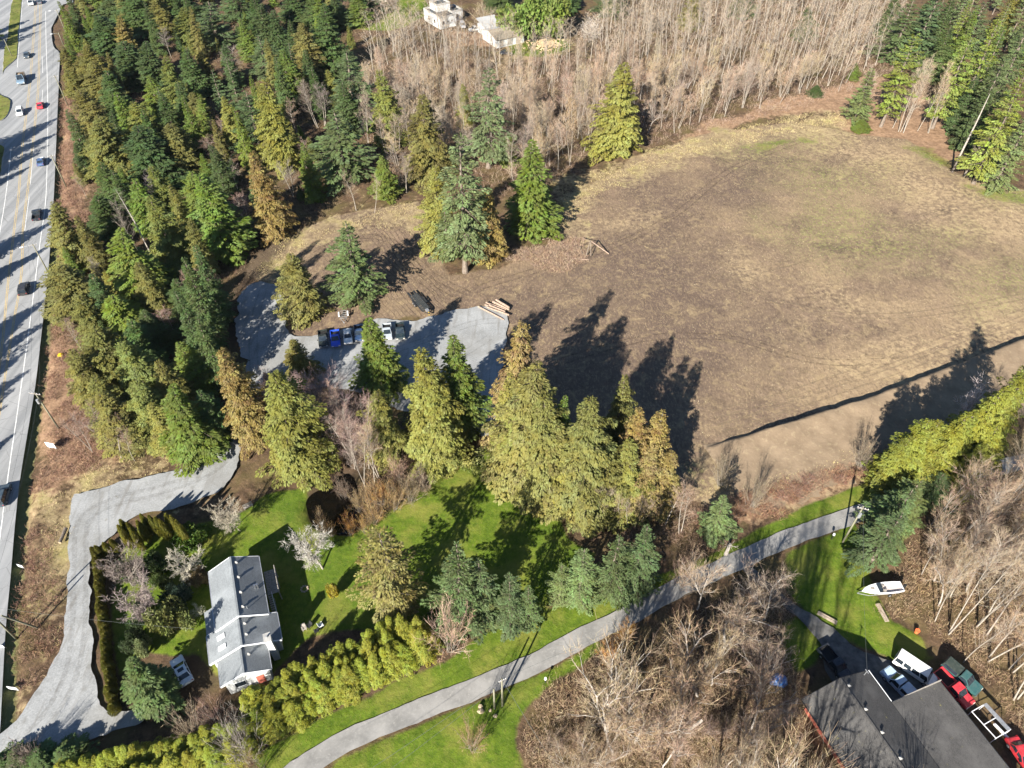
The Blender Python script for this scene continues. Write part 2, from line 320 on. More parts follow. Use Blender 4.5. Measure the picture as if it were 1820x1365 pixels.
red = t.mix(t.remap(nA, .32, .7), (.16, .098, .06), (.37, .24, .15))
gr = t.mix(t.remap(nA, .3, .7), (.056, .098, .010), (.122, .172, .018)); gr = t.mix(t.math('MULTIPLY', t.remap(nB, .47, .66), .7), gr, (.21, .20, .045)); gr = t.mix(t.math('MULTIPLY', t.remap(nC, .56, .74), .45), gr, (.25, .28, .06)); gr = t.mix(t.math('MULTIPLY', t.remap(nE, .56, .70), .5), gr, (.20, .17, .06)); gr = t.mix(t.math('MULTIPLY', t.remap(nE, .42, .32), .45), gr, (.035, .06, .012)); gr = t.mix(t.math('MULTIPLY', t.remap(nD, .5, .68), .35), gr, (.04, .085, .012))
c = t.mix(edge(s1.outputs[2]), lit, red); c = t.mix(edge(a1.outputs['Alpha'], .35), c, soil); c = t.mix(t.math('MULTIPLY', edge(s1.outputs[1], 1.1), t.remap(nB, .36, .60, .12, .95)), c, straw)
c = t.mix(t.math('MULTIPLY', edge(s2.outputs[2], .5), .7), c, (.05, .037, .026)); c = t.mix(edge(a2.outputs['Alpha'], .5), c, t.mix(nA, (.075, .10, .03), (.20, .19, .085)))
c = t.mix(edge(s1.outputs[0], .3), c, gr)
MAT['terrain'] = t.bsdf(c, .95, .08, bump=t.math('ADD', nA, t.math('MULTIPLY', nC, .5)), bstr=.7, bdist=.22)

cen = lambda A: A[Q].mean(1)
fld = cen(d_soil) > 0; lwn = (cen(d_lawn) > 0) & ~fld
def region(name, sel):
    q = Q[sel]; used, inv = np.unique(q, return_inverse=True)
    me = npmesh(name, V[used], inv.reshape(-1, 4), mats=[MAT['terrain']], smooth=True)
    for nm, A in (('m1', M1), ('m2', M2), ('m3', M3)):
        a = me.attributes.new(nm, 'FLOAT_COLOR', 'POINT'); a.data.foreach_set('color', A[used].ravel())
    return tag(link(name, me), kind='structure')
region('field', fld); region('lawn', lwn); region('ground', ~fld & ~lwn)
_gz = Z.reshape(NY, NX)
def gz(x, y):                        # ground height under a point
    i = int(np.clip(np.searchsorted(xs, x)-1, 0, NX-2)); j = int(np.clip(np.searchsorted(ys, y)-1, 0, NY-2))
    fx = (x-xs[i])/(xs[i+1]-xs[i]); fy = (y-ys[j])/(ys[j+1]-ys[j])
    return float((_gz[j, i]*(1-fx)+_gz[j, i+1]*fx)*(1-fy)+(_gz[j+1, i]*(1-fx)+_gz[j+1, i+1]*fx)*fy)

# ------------------------------------------------------------------ roads, gravel, pond: sheets on the ground
def ragged(poly, step=.7, amp=.35, seed=3):
    out = []; poly = np.asarray(poly)
    for k in range(len(poly)):
        a = poly[k]; b = poly[(k+1) % len(poly)]; L = np.linalg.norm(b-a); n = max(1, int(L/step)); nrm = np.array([-(b-a)[1], (b-a)[0]])/max(L, 1e-6)
        for i in range(n):
            p = a+(b-a)*i/n; q = p[None, :]
            o = (vnoise(q, 2.3, seed)[0]-.5)*2*amp+(vnoise(q, .8, seed+1)[0]-.5)*amp
            out.append(p+nrm*o)
    return out
def smoothpoly(pts, n=3, closed=True):
    P_ = [np.array(p, float) for p in pts]; out = []; m = len(P_)
    rng = range(m if closed else m-1)
    for i in rng:
        if closed: p0, p1, p2, p3 = P_[i-1], P_[i], P_[(i+1) % m], P_[(i+2) % m]
        else: p0, p1, p2, p3 = P_[max(i-1, 0)], P_[i], P_[i+1], P_[min(i+2, m-1)]
        for k in range(n):
            s = k/n; out.append(.5*((2*p1)+(p2-p0)*s+(2*p0-5*p1+4*p2-p3)*s*s+(3*p1-p0-3*p2+p3)*s**3))
    if not closed: out.append(P_[-1])
    return out
def sheet(name, poly, z, mat, kind='structure'):
    tri = tessellate_polygon([[Vector((p[0], p[1], 0)) for p in poly]])
    V3 = [(p[0], p[1], z) for p in poly]; A = np.array(poly)
    F = []
    for f in tri:
        a, b, c_ = (A[i] for i in f); F.append(f if np.cross(b-a, c_-a) > 0 else f[::-1])
    o = link(name, npmesh(name, V3, F3=F, mats=[mat])); return tag(o, kind=kind) if kind else o
def strip(name, cl, half, z, mat, amp=.0, step=.8, kind='structure', parent=None):
    cl = [np.array(p) for p in cl]; pts = []
    for a, b in zip(cl[:-1], cl[1:]):
        n = max(1, int(np.linalg.norm(b-a)/step)); pts += [a+(b-a)*i/n for i in range(n)]
    pts.append(cl[-1]); V3 = []
    for i, p in enumerate(pts):
        d = pts[min(i+1, len(pts)-1)]-pts[max(i-1, 0)]; d = d/np.linalg.norm(d); n_ = np.array([-d[1], d[0]])
        for s_ in (1, -1):
            o = (vnoise(p[None, :], 2.0, 8+s_)[0]-.5)*2*amp+(vnoise(p[None, :], .7, 12+s_)[0]-.5)*amp; q = p+n_*s_*(half+o); V3.append((q[0], q[1], z))
    F = [(2*i, 2*i+1, 2*i+3, 2*i+2) for i in range(len(pts)-1)]
    o = link(name, npmesh(name, V3, F, mats=[mat]), parent)
    return tag(o, kind=kind) if kind else o

t = NT('highway_asphalt'); co = t.coord('Object')
ang = math.atan2(236-100, -150+93)-math.pi/2     # direction of the highway
lanes = t.noise(1.0, 3, .5, t.coord('Object', (.55, .012, 1), (0, 0, -ang))); nf = t.noise(2.6, 5, .7, co); nb = t.noise(.08, 4, .6, co)
c = t.mix(t.remap(lanes, .35, .66), (.20, .205, .21), (.32, .322, .322)); c = t.mix(t.math('MULTIPLY', t.remap(nb, .45, .68), .4), c, (.25, .25, .245)); c = t.mix(t.math('MULTIPLY', t.remap(nf, .55, .75), .3), c, (.39, .388, .38))
ck = t.n('ShaderNodeTexVoronoi', {'Vector': co, 'Scale': .22}, feature='DISTANCE_TO_EDGE'); c = t.mix(t.math('MULTIPLY', t.remap(ck.outputs['Distance'], .012, .003), .35), c, (.08, .08, .08))
MAT['hwy'] = t.bsdf(c, .85, .25, bump=nf, bstr=.2, bdist=.02)
t = NT('lane_asphalt'); co = t.coord('Object'); nf = t.noise(2.0, 6, .7, co); nb = t.noise(.3, 4, .6, co)
c = t.mix(t.remap(nb, .35, .65), (.185, .18, .17), (.285, .275, .26)); c = t.mix(t.math('MULTIPLY', t.remap(nf, .5, .72), .5), c, (.34, .33, .31)); c = t.mix(t.math('MULTIPLY', t.remap(t.noise(.9, 5, .7, co), .6, .7), .6), c, (.40, .38, .35))
MAT['lane'] = t.bsdf(c, .9, .2, bump=nf, bstr=.3, bdist=.03)
t = NT('gravel'); co = t.coord('Object'); nf = t.noise(3.5, 6, .75, co); nb = t.noise(.22, 5, .6, co); wt = t.noise(1.0, 4, .6, t.coord('Object', (.9, .12, 1), (0, 0, R(-20))))
c = t.mix(t.remap(nb, .3, .7), (.205, .21, .21), (.32, .325, .325)); c = t.mix(t.math('MULTIPLY', t.remap(nf, .45, .75), .6), c, (.46, .46, .45)); c = t.mix(t.math('MULTIPLY', t.remap(wt, .52, .68), .55), c, (.165, .155, .14)); c = t.mix(t.math('MULTIPLY', t.remap(nf, .40, .30), .5), c, (.10, .095, .085))
dmp = t.noise(.12, 5, .6, co, dist=.6); c = t.mix(t.math('MULTIPLY', t.remap(dmp, .5, .62), .45), c, (.19, .185, .17)); c = t.mix(t.math('MULTIPLY', t.remap(t.noise(.8, 5, .7, co), .62, .72), .5), c, (.17, .15, .11))
vt = t.n('ShaderNodeTexVoronoi', {'Vector': co, 'Scale': .33, 'Randomness': 1.0}); c = t.mix(t.math('MULTIPLY', t.remap(vt.outputs['Distance'], .20, .06), .4), c, (.14, .135, .12))
MAT['gravel'] = t.bsdf(c, .95, .15, bump=nf, bstr=.5, bdist=.05)
MAT['pad'] = plain('asphalt_painted_shade', (.115, .112, .105), .9, .2, var=.45, scale=.9, bump=.3)  # asphalt darkened: shade on the side driveway is put into the colour
MAT['line_w'] = plain('white_road_paint', (.62, .62, .60), .7, .2, var=.25, scale=1.5)
MAT['line_y'] = plain('yellow_road_paint', (.46, .34, .15), .7, .2, var=.3, scale=1.5)
t = NT('pond_water'); nz = t.noise(1.2, 3, .5, t.coord('Object')); MAT['water'] = t.bsdf(t.mix(t.remap(nz, .4, .7), (.002, .002, .002), (.006, .0045, .003)), .04, .3, bump=nz, bstr=.05, bdist=.02)

hr = [np.array(p) for p in smoothpoly(G(HWY_R), 3, False)]
west = [np.array(at(*p)) for p in [(-260, 1400), (-250, 900), (-200, 400), (-140, 100), (-90, -8)]]
topx = [np.array(at(-60, -30)), np.array(at(60, -40)), np.array(at(128, -30)), np.array(at(130, 4)), np.array(at(112, 8))]
hw_o = sheet('highway', hr[6:]+west+topx, .03, MAT['hwy'])
def marking(name, pts, w, m, z=.037): return strip(name, smoothpoly(G(pts), 4, False), w/2, z, MAT[m], amp=.015, kind=None, parent=hw_o)
EDGE_W = [(81, 20), (82, 76), (84, 140), (85, 210), (82, 345), (72, 426), (54, 567), (38, 685), (15, 842), (0, 955), (-20, 1100)]
marking('edge_line', EDGE_W, .16, 'line_w')
marking('edge_line', [(40, -2), (33, 88), (31, 120)], .16, 'line_w'); marking('edge_line', [(20, 262), (13, 328), (2, 400), (-20, 520)], .16, 'line_w')
YL = [(63, 0), (54, 126), (45, 207), (38, 265), (32, 345), (25, 400), (13, 504), (4, 600), (-8, 700)]; YR = [(71, 0), (69, 90), (67, 152), (64, 187), (57, 260), (49, 330), (40, 403), (38, 471), (33, 517), (24, 567), (10, 656), (-6, 760)]
for q in (YL, YR):
    marking('centre_line', q, .13, 'line_y'); marking('centre_line', [(x+2.6, y) for x, y in q], .13, 'line_y')
for a, b in (((60, 262), (54, 328)), ((52, 350), (44, 410)), ((75, 100), (76, 130)), ((76, 160), (74, 190))): marking('lane_line', [a, ((a[0]+b[0])/2, (a[1]+b[1])/2), b], .12, 'line_w')
# grass islands between highway and frontage road, each with a kerb
for isl in ([(24, -6), (39, -4), (38, 8), (34, 60), (30, 100), (26, 108), (8, 124), (5, 130), (8, 90), (15, 50)], [(-6, 160), (1, 168), (21, 178), (18, 198), (8, 212), (-6, 218), (-30, 220), (-30, 165)], [(-30, 255), (4, 258), (8, 270), (4, 300), (-8, 330), (-30, 335)]):
    g = smoothpoly(G(isl), 3); k = sheet('kerb', g, .13, MAT['concrete'], None); k.name = 'traffic_island'; tag(k, kind='structure')
    me = k.data; bm = bmesh.new(); bm.from_mesh(me); r_ = bmesh.ops.extrude_face_region(bm, geom=bm.faces[:]); bmesh.ops.translate(bm, verts=[v for v in r_['geom'] if isinstance(v, bmesh.types.BMVert)], vec=(0, 0, -.12)); bmesh.ops.recalc_face_normals(bm, faces=bm.faces); bm.to_mesh(me); bm.free()
    cx_ = np.mean(g, 0); g2 = [cx_+(p-cx_)*(1-.5/max(1, np.linalg.norm(p-cx_))) for p in g]
    tr = sheet('island_grass', ragged(g2, .8, .12), .16, MAT['terrain'], None); tag(tr, kind='structure')
    for nm, va in (('m1', (.55, .6, 0, 0)), ('m2', (0, 0, 0, 0))):
        a = tr.data.attributes.new(nm, 'FLOAT_COLOR', 'POINT'); a.data.foreach_set('color', np.tile(np.array(va, np.float32), len(tr.data.vertices)))
LANE = [(505, 1390), (537, 1365), (598, 1326), (680, 1288), (770, 1252), (850, 1222), (910, 1197), (985, 1161), (1052, 1125), (1127, 1088), (1200, 1048), (1260, 1020), (1330, 988), (1400, 957), (1490, 925), (1570, 898), (1660, 866), (1780, 830), (1900, 800)]
lane_cl = smoothpoly(G(LANE), 4, False)
strip('lane_road', lane_cl, 1.48, .022, MAT['lane'], amp=.14)
DRIVE = [(-40, 1400), (-30, 1330), (0, 1306), (30, 1280), (55, 1240), (85, 1200), (105, 1150), (115, 1110), (120, 1060), (122, 1000), (125, 940), (127, 886), (140, 876), (170, 870), (200, 860), (250, 850), (300, 840), (330, 830), (365, 810), (388, 786), (405, 752), (425, 700), (440, 640),
         (470, 660), (452, 720), (432, 790), (420, 830), (395, 868), (370, 880), (300, 906), (245, 915), (205, 945), (180, 967), (165, 988), (160, 1020), (160, 1100), (165, 1180), (172, 1240), (190, 1262), (215, 1262), (250, 1262), (262, 1272), (240, 1288), (200, 1302), (150, 1322), (110, 1340), (60, 1350), (0, 1400)]
sheet('gravel_driveway', ragged(smoothpoly(G(DRIVE), 2), .35, .3), .02, MAT['gravel'])
YARD = [(440, 642), (425, 620), (420, 570), (428, 520), (450, 503), (475, 503), (498, 517), (503, 555), (515, 592), (536, 598), (566, 594), (620, 582), (672, 568), (728, 569), (753, 565), (814, 552), (854, 545), (890, 552), (905, 566), (900, 590), (895, 650), (885, 720), (872, 770), (840, 770), (760, 740), (690, 720), (620, 690), (560, 690), (505, 690), (470, 662)]
sheet('gravel_yard', ragged(smoothpoly(G(YARD), 2), .35, .45, 5), .026, MAT['gravel'])
SIDE = [(1330, 1002), (1365, 1030), (1402, 1066), (1440, 1088), (1480, 1116), (1510, 1145), (1560, 1165), (1600, 1180), (1640, 1200), (1640, 1240), (1560, 1260), (1500, 1230), (1465, 1190), (1462, 1150), (1440, 1118), (1405, 1090), (1360, 1050), (1318, 1012)]
sheet('side_driveway', ragged(smoothpoly(G(SIDE), 2), .6, .35, 9), .018, MAT['pad'])
sheet('pond', smoothpoly(G(POND), 3), -.42, MAT['water'])
# faint wheel tracks
def track_mat(name, col, k):
    t = NT(name); co = t.coord('Object'); n_ = t.noise(1.4, 5, .7, co); p = t.n('ShaderNodeBsdfPrincipled', {'Base Color': t.mix(n_, tuple(x*.7 for x in col), col), 'Roughness': .95, 'Specular IOR Level': .1}); tr = t.n('ShaderNodeBsdfTransparent')
    mx = t.n('ShaderNodeMixShader', {0: t.math('MULTIPLY', t.remap(n_, .38, .62), k), 1: tr.outputs[0], 2: p.outputs[0]}); t.set(t.out.inputs['Surface'], mx.outputs[0]); return t.m
MAT['trk_g'] = track_mat('gravel_wheel_track', (.17, .16, .145), .2); MAT['trk_s'] = track_mat('soil_wheel_track', (.085, .062, .043), .35); MAT['trk_p'] = track_mat('dry_wheel_track', (.33, .25, .16), .45)
def tracks(name, pts, mat, gauge=1.55, w=.32, z=None, parent=None):
    cl = smoothpoly(G(pts), 10, False)
    for s_ in (-1, 1):
        V3 = []
        for i, p in enumerate(cl):
            d = cl[min(i+1, len(cl)-1)]-cl[max(i-1, 0)]; d = d/np.linalg.norm(d); n_ = np.array([-d[1], d[0]])
            for e in (1, -1):
                q = p+n_*(s_*gauge/2+e*w/2*(.7+.6*vnoise(p[None], 1.5, 5)[0])); V3.append((q[0], q[1], (gz(q[0], q[1])+.035) if z is None else z))
        link(name, npmesh(name, V3, [(2*i, 2*i+1, 2*i+3, 2*i+2) for i in range(len(cl)-1)], mats=[MAT[mat]]), parent)
drv = bpy.data.objects['gravel_driveway']; yrd = bpy.data.objects['gravel_yard']; fdo = bpy.data.objects['field']
for k, dx in enumerate((0,)):
    tracks('wheel_track', [(30+dx, 1330), (85+dx, 1275), (125+dx, 1200), (140+dx, 1110), (142+dx, 1000), (150+dx*.8, 925), (200, 893+dx*.6), (280, 872+dx*.6), (350, 848+dx*.5), (398, 815+dx*.5), (425+dx*.4, 760), (443+dx*.4, 700)], 'trk_g', 1.7, .75, z=.027+.003*k, parent=drv)
tracks('wheel_track', [(455, 680), (450, 620), (455, 560), (468, 515)], 'trk_g', z=.033, parent=yrd); tracks('wheel_track', [(470, 670), (540, 650), (640, 640), (740, 610), (840, 575), (890, 570)], 'trk_g', z=.034, parent=yrd); tracks('wheel_track', [(600, 660), (700, 660), (800, 640), (870, 600)], 'trk_g', z=.037, parent=yrd)
for pts, m_ in (([(905, 560), (1000, 520), (1150, 500), (1350, 480), (1550, 420), (1700, 370), (1850, 360)], 'trk_p'), ([(1280, 760), (1400, 722), (1550, 672), (1700, 618), (1860, 560)], 'trk_p'), ([(1270, 735), (1400, 700), (1550, 650), (1700, 596), (1860, 540)], 'trk_p'), ([(850, 510), (950, 480), (1080, 440), (1200, 380), (1300, 300), (1420, 250)], 'trk_s'), ([(560, 450), (620, 420), (700, 430), (740, 490), (800, 530)], 'trk_s'), ([(580, 440), (650, 400), (720, 410), (760, 480), (830, 520)], 'trk_s'), ([(1000, 640), (1150, 600), (1300, 600), (1450, 640), (1600, 640)], 'trk_s'), ([(1100, 420), (1250, 460), (1400, 540), (1600, 560), (1850, 520)], 'trk_p')):
    tracks('wheel_track', pts, m_, 1.7, .4, parent=fdo)
# earth berm along the edge of the field: gentle near slope, torn far face
bl = smoothpoly(G([(1255, 798), (1300, 786), (1360, 772), (1440, 748), (1520, 722), (1600, 694), (1680, 662), (1760, 632), (1830, 606), (1950, 565)]), 8, False); V3 = []; nb_ = 9
prof = [(-15, -.45), (-9, .02), (-6, .34), (-3.5, .75), (-1.6, 1.15), (-.4, 1.5), (.15, 1.42), (.45, .4), (1.0, -.4)]
for i, p in enumerate(bl):
    d = bl[min(i+1, len(bl)-1)]-bl[max(i-1, 0)]; d /= np.linalg.norm(d); n_ = np.array([-d[1], d[0]]); k = min(1, i/18.0)
    for j, (o, h) in enumerate(prof):
        q = p+n_*(o+(vnoise(p[None]+j*7, 1.6, 4)[0]-.5)*(.5 if j > 3 else 1.4)); V3.append((q[0], q[1], h*k*(.85+.35*vnoise(p[None]+j, 3.0, 6)[0])-.12*(1-k)))
F = [(i*nb_+j, i*nb_+j+1, (i+1)*nb_+j+1, (i+1)*nb_+j)[::-1] for i in range(len(bl)-1) for j in range(nb_-1)]
t = NT('berm_earth'); co = t.coord('Object'); nA = t.noise(1.1, 6, .68, co); nC = t.noise(4, 4, .7, co); nB = t.noise(.35, 5, .6, co)
c = t.mix(t.remap(nB, .3, .7), (.175, .128, .085), (.265, .198, .132)); c = t.mix(t.math('MULTIPLY', t.remap(nA, .55, .75), .6), c, (.38, .31, .19)); c = t.mix(t.math('MULTIPLY', t.remap(nC, .6, .72), .5), c, (.13, .095, .06))
MAT['berm'] = t.bsdf(c, .95, .08, bump=nA, bstr=.6, bdist=.15)
tag(link('earth_berm', npmesh('earth_berm', V3, F, mats=[MAT['berm']], smooth=False)), kind='structure')
# ------------------------------------------------------------------ plants: meshes
def unit(a): return a/np.maximum(np.linalg.norm(a, axis=-1, keepdims=True), 1e-9)
def leaves(P, D, N, L, W, rnd, bend=.0):
    """one diamond-shaped spray per row"""
    D = unit(D); Sd = unit(np.cross(D, N)); n = len(P); Lc = L[:, None]; Wc = W[:, None]
    Nn = unit(np.cross(Sd, D)); mid = P+D*Lc*.45+Nn*Lc*.08
    V = np.stack([P, mid+Sd*Wc*.5, P+D*Lc-np.array([0, 0, 1.])*Lc*bend, mid-Sd*Wc*.5], 1).reshape(-1, 3)
    F = (np.arange(n)*4)[:, None]+np.arange(4)[None, :]
    return V, F, np.repeat(rnd, 4)
def strips(A, B, wa, wb, rng):
    D = unit(B-A); Sd = unit(np.cross(D, rng.normal(size=A.shape))); n = len(A)
    V = np.stack([A-Sd*wa[:, None], A+Sd*wa[:, None], B+Sd*wb[:, None], B-Sd*wb[:, None]], 1).reshape(-1, 3)
    return V, (np.arange(n)*4)[:, None]+np.arange(4)[None, :]
def tubes(segs, sides):
    """segs: list of (p0, p1, r0, r1)"""
    n = len(segs); A = np.array([s[0] for s in segs]); B = np.array([s[1] for s in segs]); ra = np.array([s[2] for s in segs]); rb = np.array([s[3] for s in segs])
    D = unit(B-A); X = unit(np.cross(D, np.where(np.abs(D[:, 2:3]) < .9, [[0, 0, 1.]], [[1., 0, 0]]))); Y = np.cross(D, X)
    th = 2*math.pi*np.arange(sides)/sides; ring = np.cos(th)[None, :, None]*X[:, None, :]+np.sin(th)[None, :, None]*Y[:, None, :]
    V = np.concatenate([A[:, None, :]+ring*ra[:, None, None], B[:, None, :]+ring*rb[:, None, None]], 1).reshape(-1, 3)
    k = np.arange(sides); f = np.stack([k, (k+1) % sides, sides+(k+1) % sides, sides+k], 1)
    return V, (np.arange(n)*2*sides)[:, None, None]*1+f[None], 2*sides*n
def join(parts):
    Vs = []; Fs = []; o = 0
    for V_, F_ in parts: Vs.append(V_); Fs.append(F_.reshape(-1, 4)+o); o += len(V_)
    return np.concatenate(Vs), np.concatenate(Fs)

def conifer(seed, kind):
    rng = np.random.default_rng(seed); H = 20.0
    K = dict(cedar=dict(R=4.3, gap=.36, per=6, dens=40, a0=(.15, .35), droop=-.62, ll=.36, lw=.135, zb=.03, p=.80, mat='cedar', hang=.75),
             fir=dict(R=4.3, gap=1.05, per=8, dens=30, a0=(-.02, .25), droop=-.25, ll=.42, lw=.15, zb=.05, p=.90, mat='fir', hang=.22),
             spruce=dict(R=3.6, gap=.42, per=6, dens=30, a0=(-.1, .15), droop=-.28, ll=.42, lw=.155, zb=.03, p=.92, mat='fir', hang=.35),
             sparse=dict(R=4.6, gap=.62, per=5, dens=27, a0=(.05, .4), droop=-.4, ll=.42, lw=.16, zb=.1, p=.65, mat='cedar', hang=.6),
             tall=dict(R=4.4, gap=.6, per=5, dens=28, a0=(-.1, .2), droop=-.3, ll=.42, lw=.155, zb=.16, p=.58, mat='fir', hang=.3))[kind]
    Rm = K['R']; br = []; P_ = []; D_ = []; N_ = []; L_ = []; W_ = []; r_ = []
    z = K['zb']*H; az = rng.uniform(0, 6.28); lop = rng.uniform(0, 6.28)
    lean = rng.normal(0, .006, 2)*H
    def axis(zz): return np.array([lean[0]*(zz/H)**2+.12*math.sin(zz*.5+lop), lean[1]*(zz/H)**2+.12*math.cos(zz*.43+lop), zz])
    while z < H*.985:
        t = z/H; prof = min(1, (t-K['zb']+.10)/.22)**.6*(1-t)**K['p']+.035
        for k in range(K['per'] if t < .9 else 4):
            az += 2.4+rng.normal(0, .35)
            L = Rm*prof*rng.uniform(.55, 1.12)*(1+.16*math.cos(az-lop)+.12*math.sin(3*az+lop*2+t*7))
            L *= .72+.55*float(vnoise(np.array([[az % 6.283*1.3+seed, z*.42]]), 1.0, seed)[0])
            if rng.random() < .06: L *= 1.25
            if kind in ('sparse', 'tall') and rng.random() < .18: continue
            up = K['a0'][0]+(K['a0'][1]-K['a0'][0])*rng.random()+.55*t**2.5
            dr = K['droop']*(1-.6*t)*rng.uniform(.6, 1.3)
            h = np.array([math.cos(az), math.sin(az), 0]); lat = np.array([-h[1], h[0], 0]); o = axis(z+rng.uniform(-.2, .2)*(.5 if kind == 'fir' else 1))
            n = max(4, int(K['dens']*(.55+.45*L)*L**.35*1.25))
            s = .10+.92*rng.random(n)**.62; side = np.where(rng.random(n) < .5, -1, 1)
            wid = L*((.30 if kind == 'fir' else .40)*(1-s)**.8*(s+.25))+(.11 if kind == 'fir' else .16); l = side*wid*rng.random(n)**.7
            zz = L*(up*s+dr*s*s)+L*.10*np.clip(s-.75, 0, 1)*(1 if kind != 'cedar' else 0)
            P0 = o+h*(L*s)[:, None]+lat*l[:, None]; P0[:, 2] += zz-np.abs(l)*(.30 if kind == 'cedar' else .16)+rng.normal(0, .05, n)
            slope = up+2*dr*s
            d = h*1.0+lat*(side*rng.uniform(.25, 1.1, n))[:, None]; d[:, 2] += slope-K['hang']*rng.uniform(.4, 1.3, n); d += rng.normal(0, .18, (n, 3))
            N = np.array([0, 0, 1.])+h*.35+rng.normal(0, .42, (n, 3))
            P_.append(P0); D_.append(d); N_.append(N); sc = (.72+.5*rng.random(n))*(.65+.35*min(1, L/2)); L_.append(K['ll']*sc); W_.append(K['lw']*sc*rng.uniform(.8, 1.3, n))
            r_.append(np.clip(rng.normal(rng.normal(.5, .2), .2, n), 0, 1))
            br.append((o, o+h*L*.8+np.array([0, 0, L*(up*.8+dr*.64)]), .012+.011*L, .008))
        z += K['gap']*rng.uniform(.7, 1.3)*(1 if t > .2 else 1.1)
    V, F, r = leaves(np.concatenate(P_), np.concatenate(D_), np.concatenate(N_), np.concatenate(L_), np.concatenate(W_), np.concatenate(r_), .06)
    crown = npmesh('crown', V, F, mats=[MAT[K['mat']]], attr=r)
    zs = np.linspace(-.3, H*.97, 9); ax = [axis(q) for q in zs]; rad = [.30*(1-q/H)**.85+.025 for q in np.clip(zs, 0, H)]; rad[0] *= 1.35
    V1, F1, _ = tubes([(ax[i], ax[i+1], rad[i], rad[i+1]) for i in range(8)], 7); idx = range(0, len(br), 2 if kind in ('cedar', 'spruce') else 1)
    V2, F2, _ = tubes([br[i] for i in idx], 3)
    Vj, Fj = join([(V1, F1), (V2, F2)]); trunk = npmesh('trunk', Vj, Fj, mats=[MAT['bark']], smooth=True)
    return trunk, crown, H, Rm

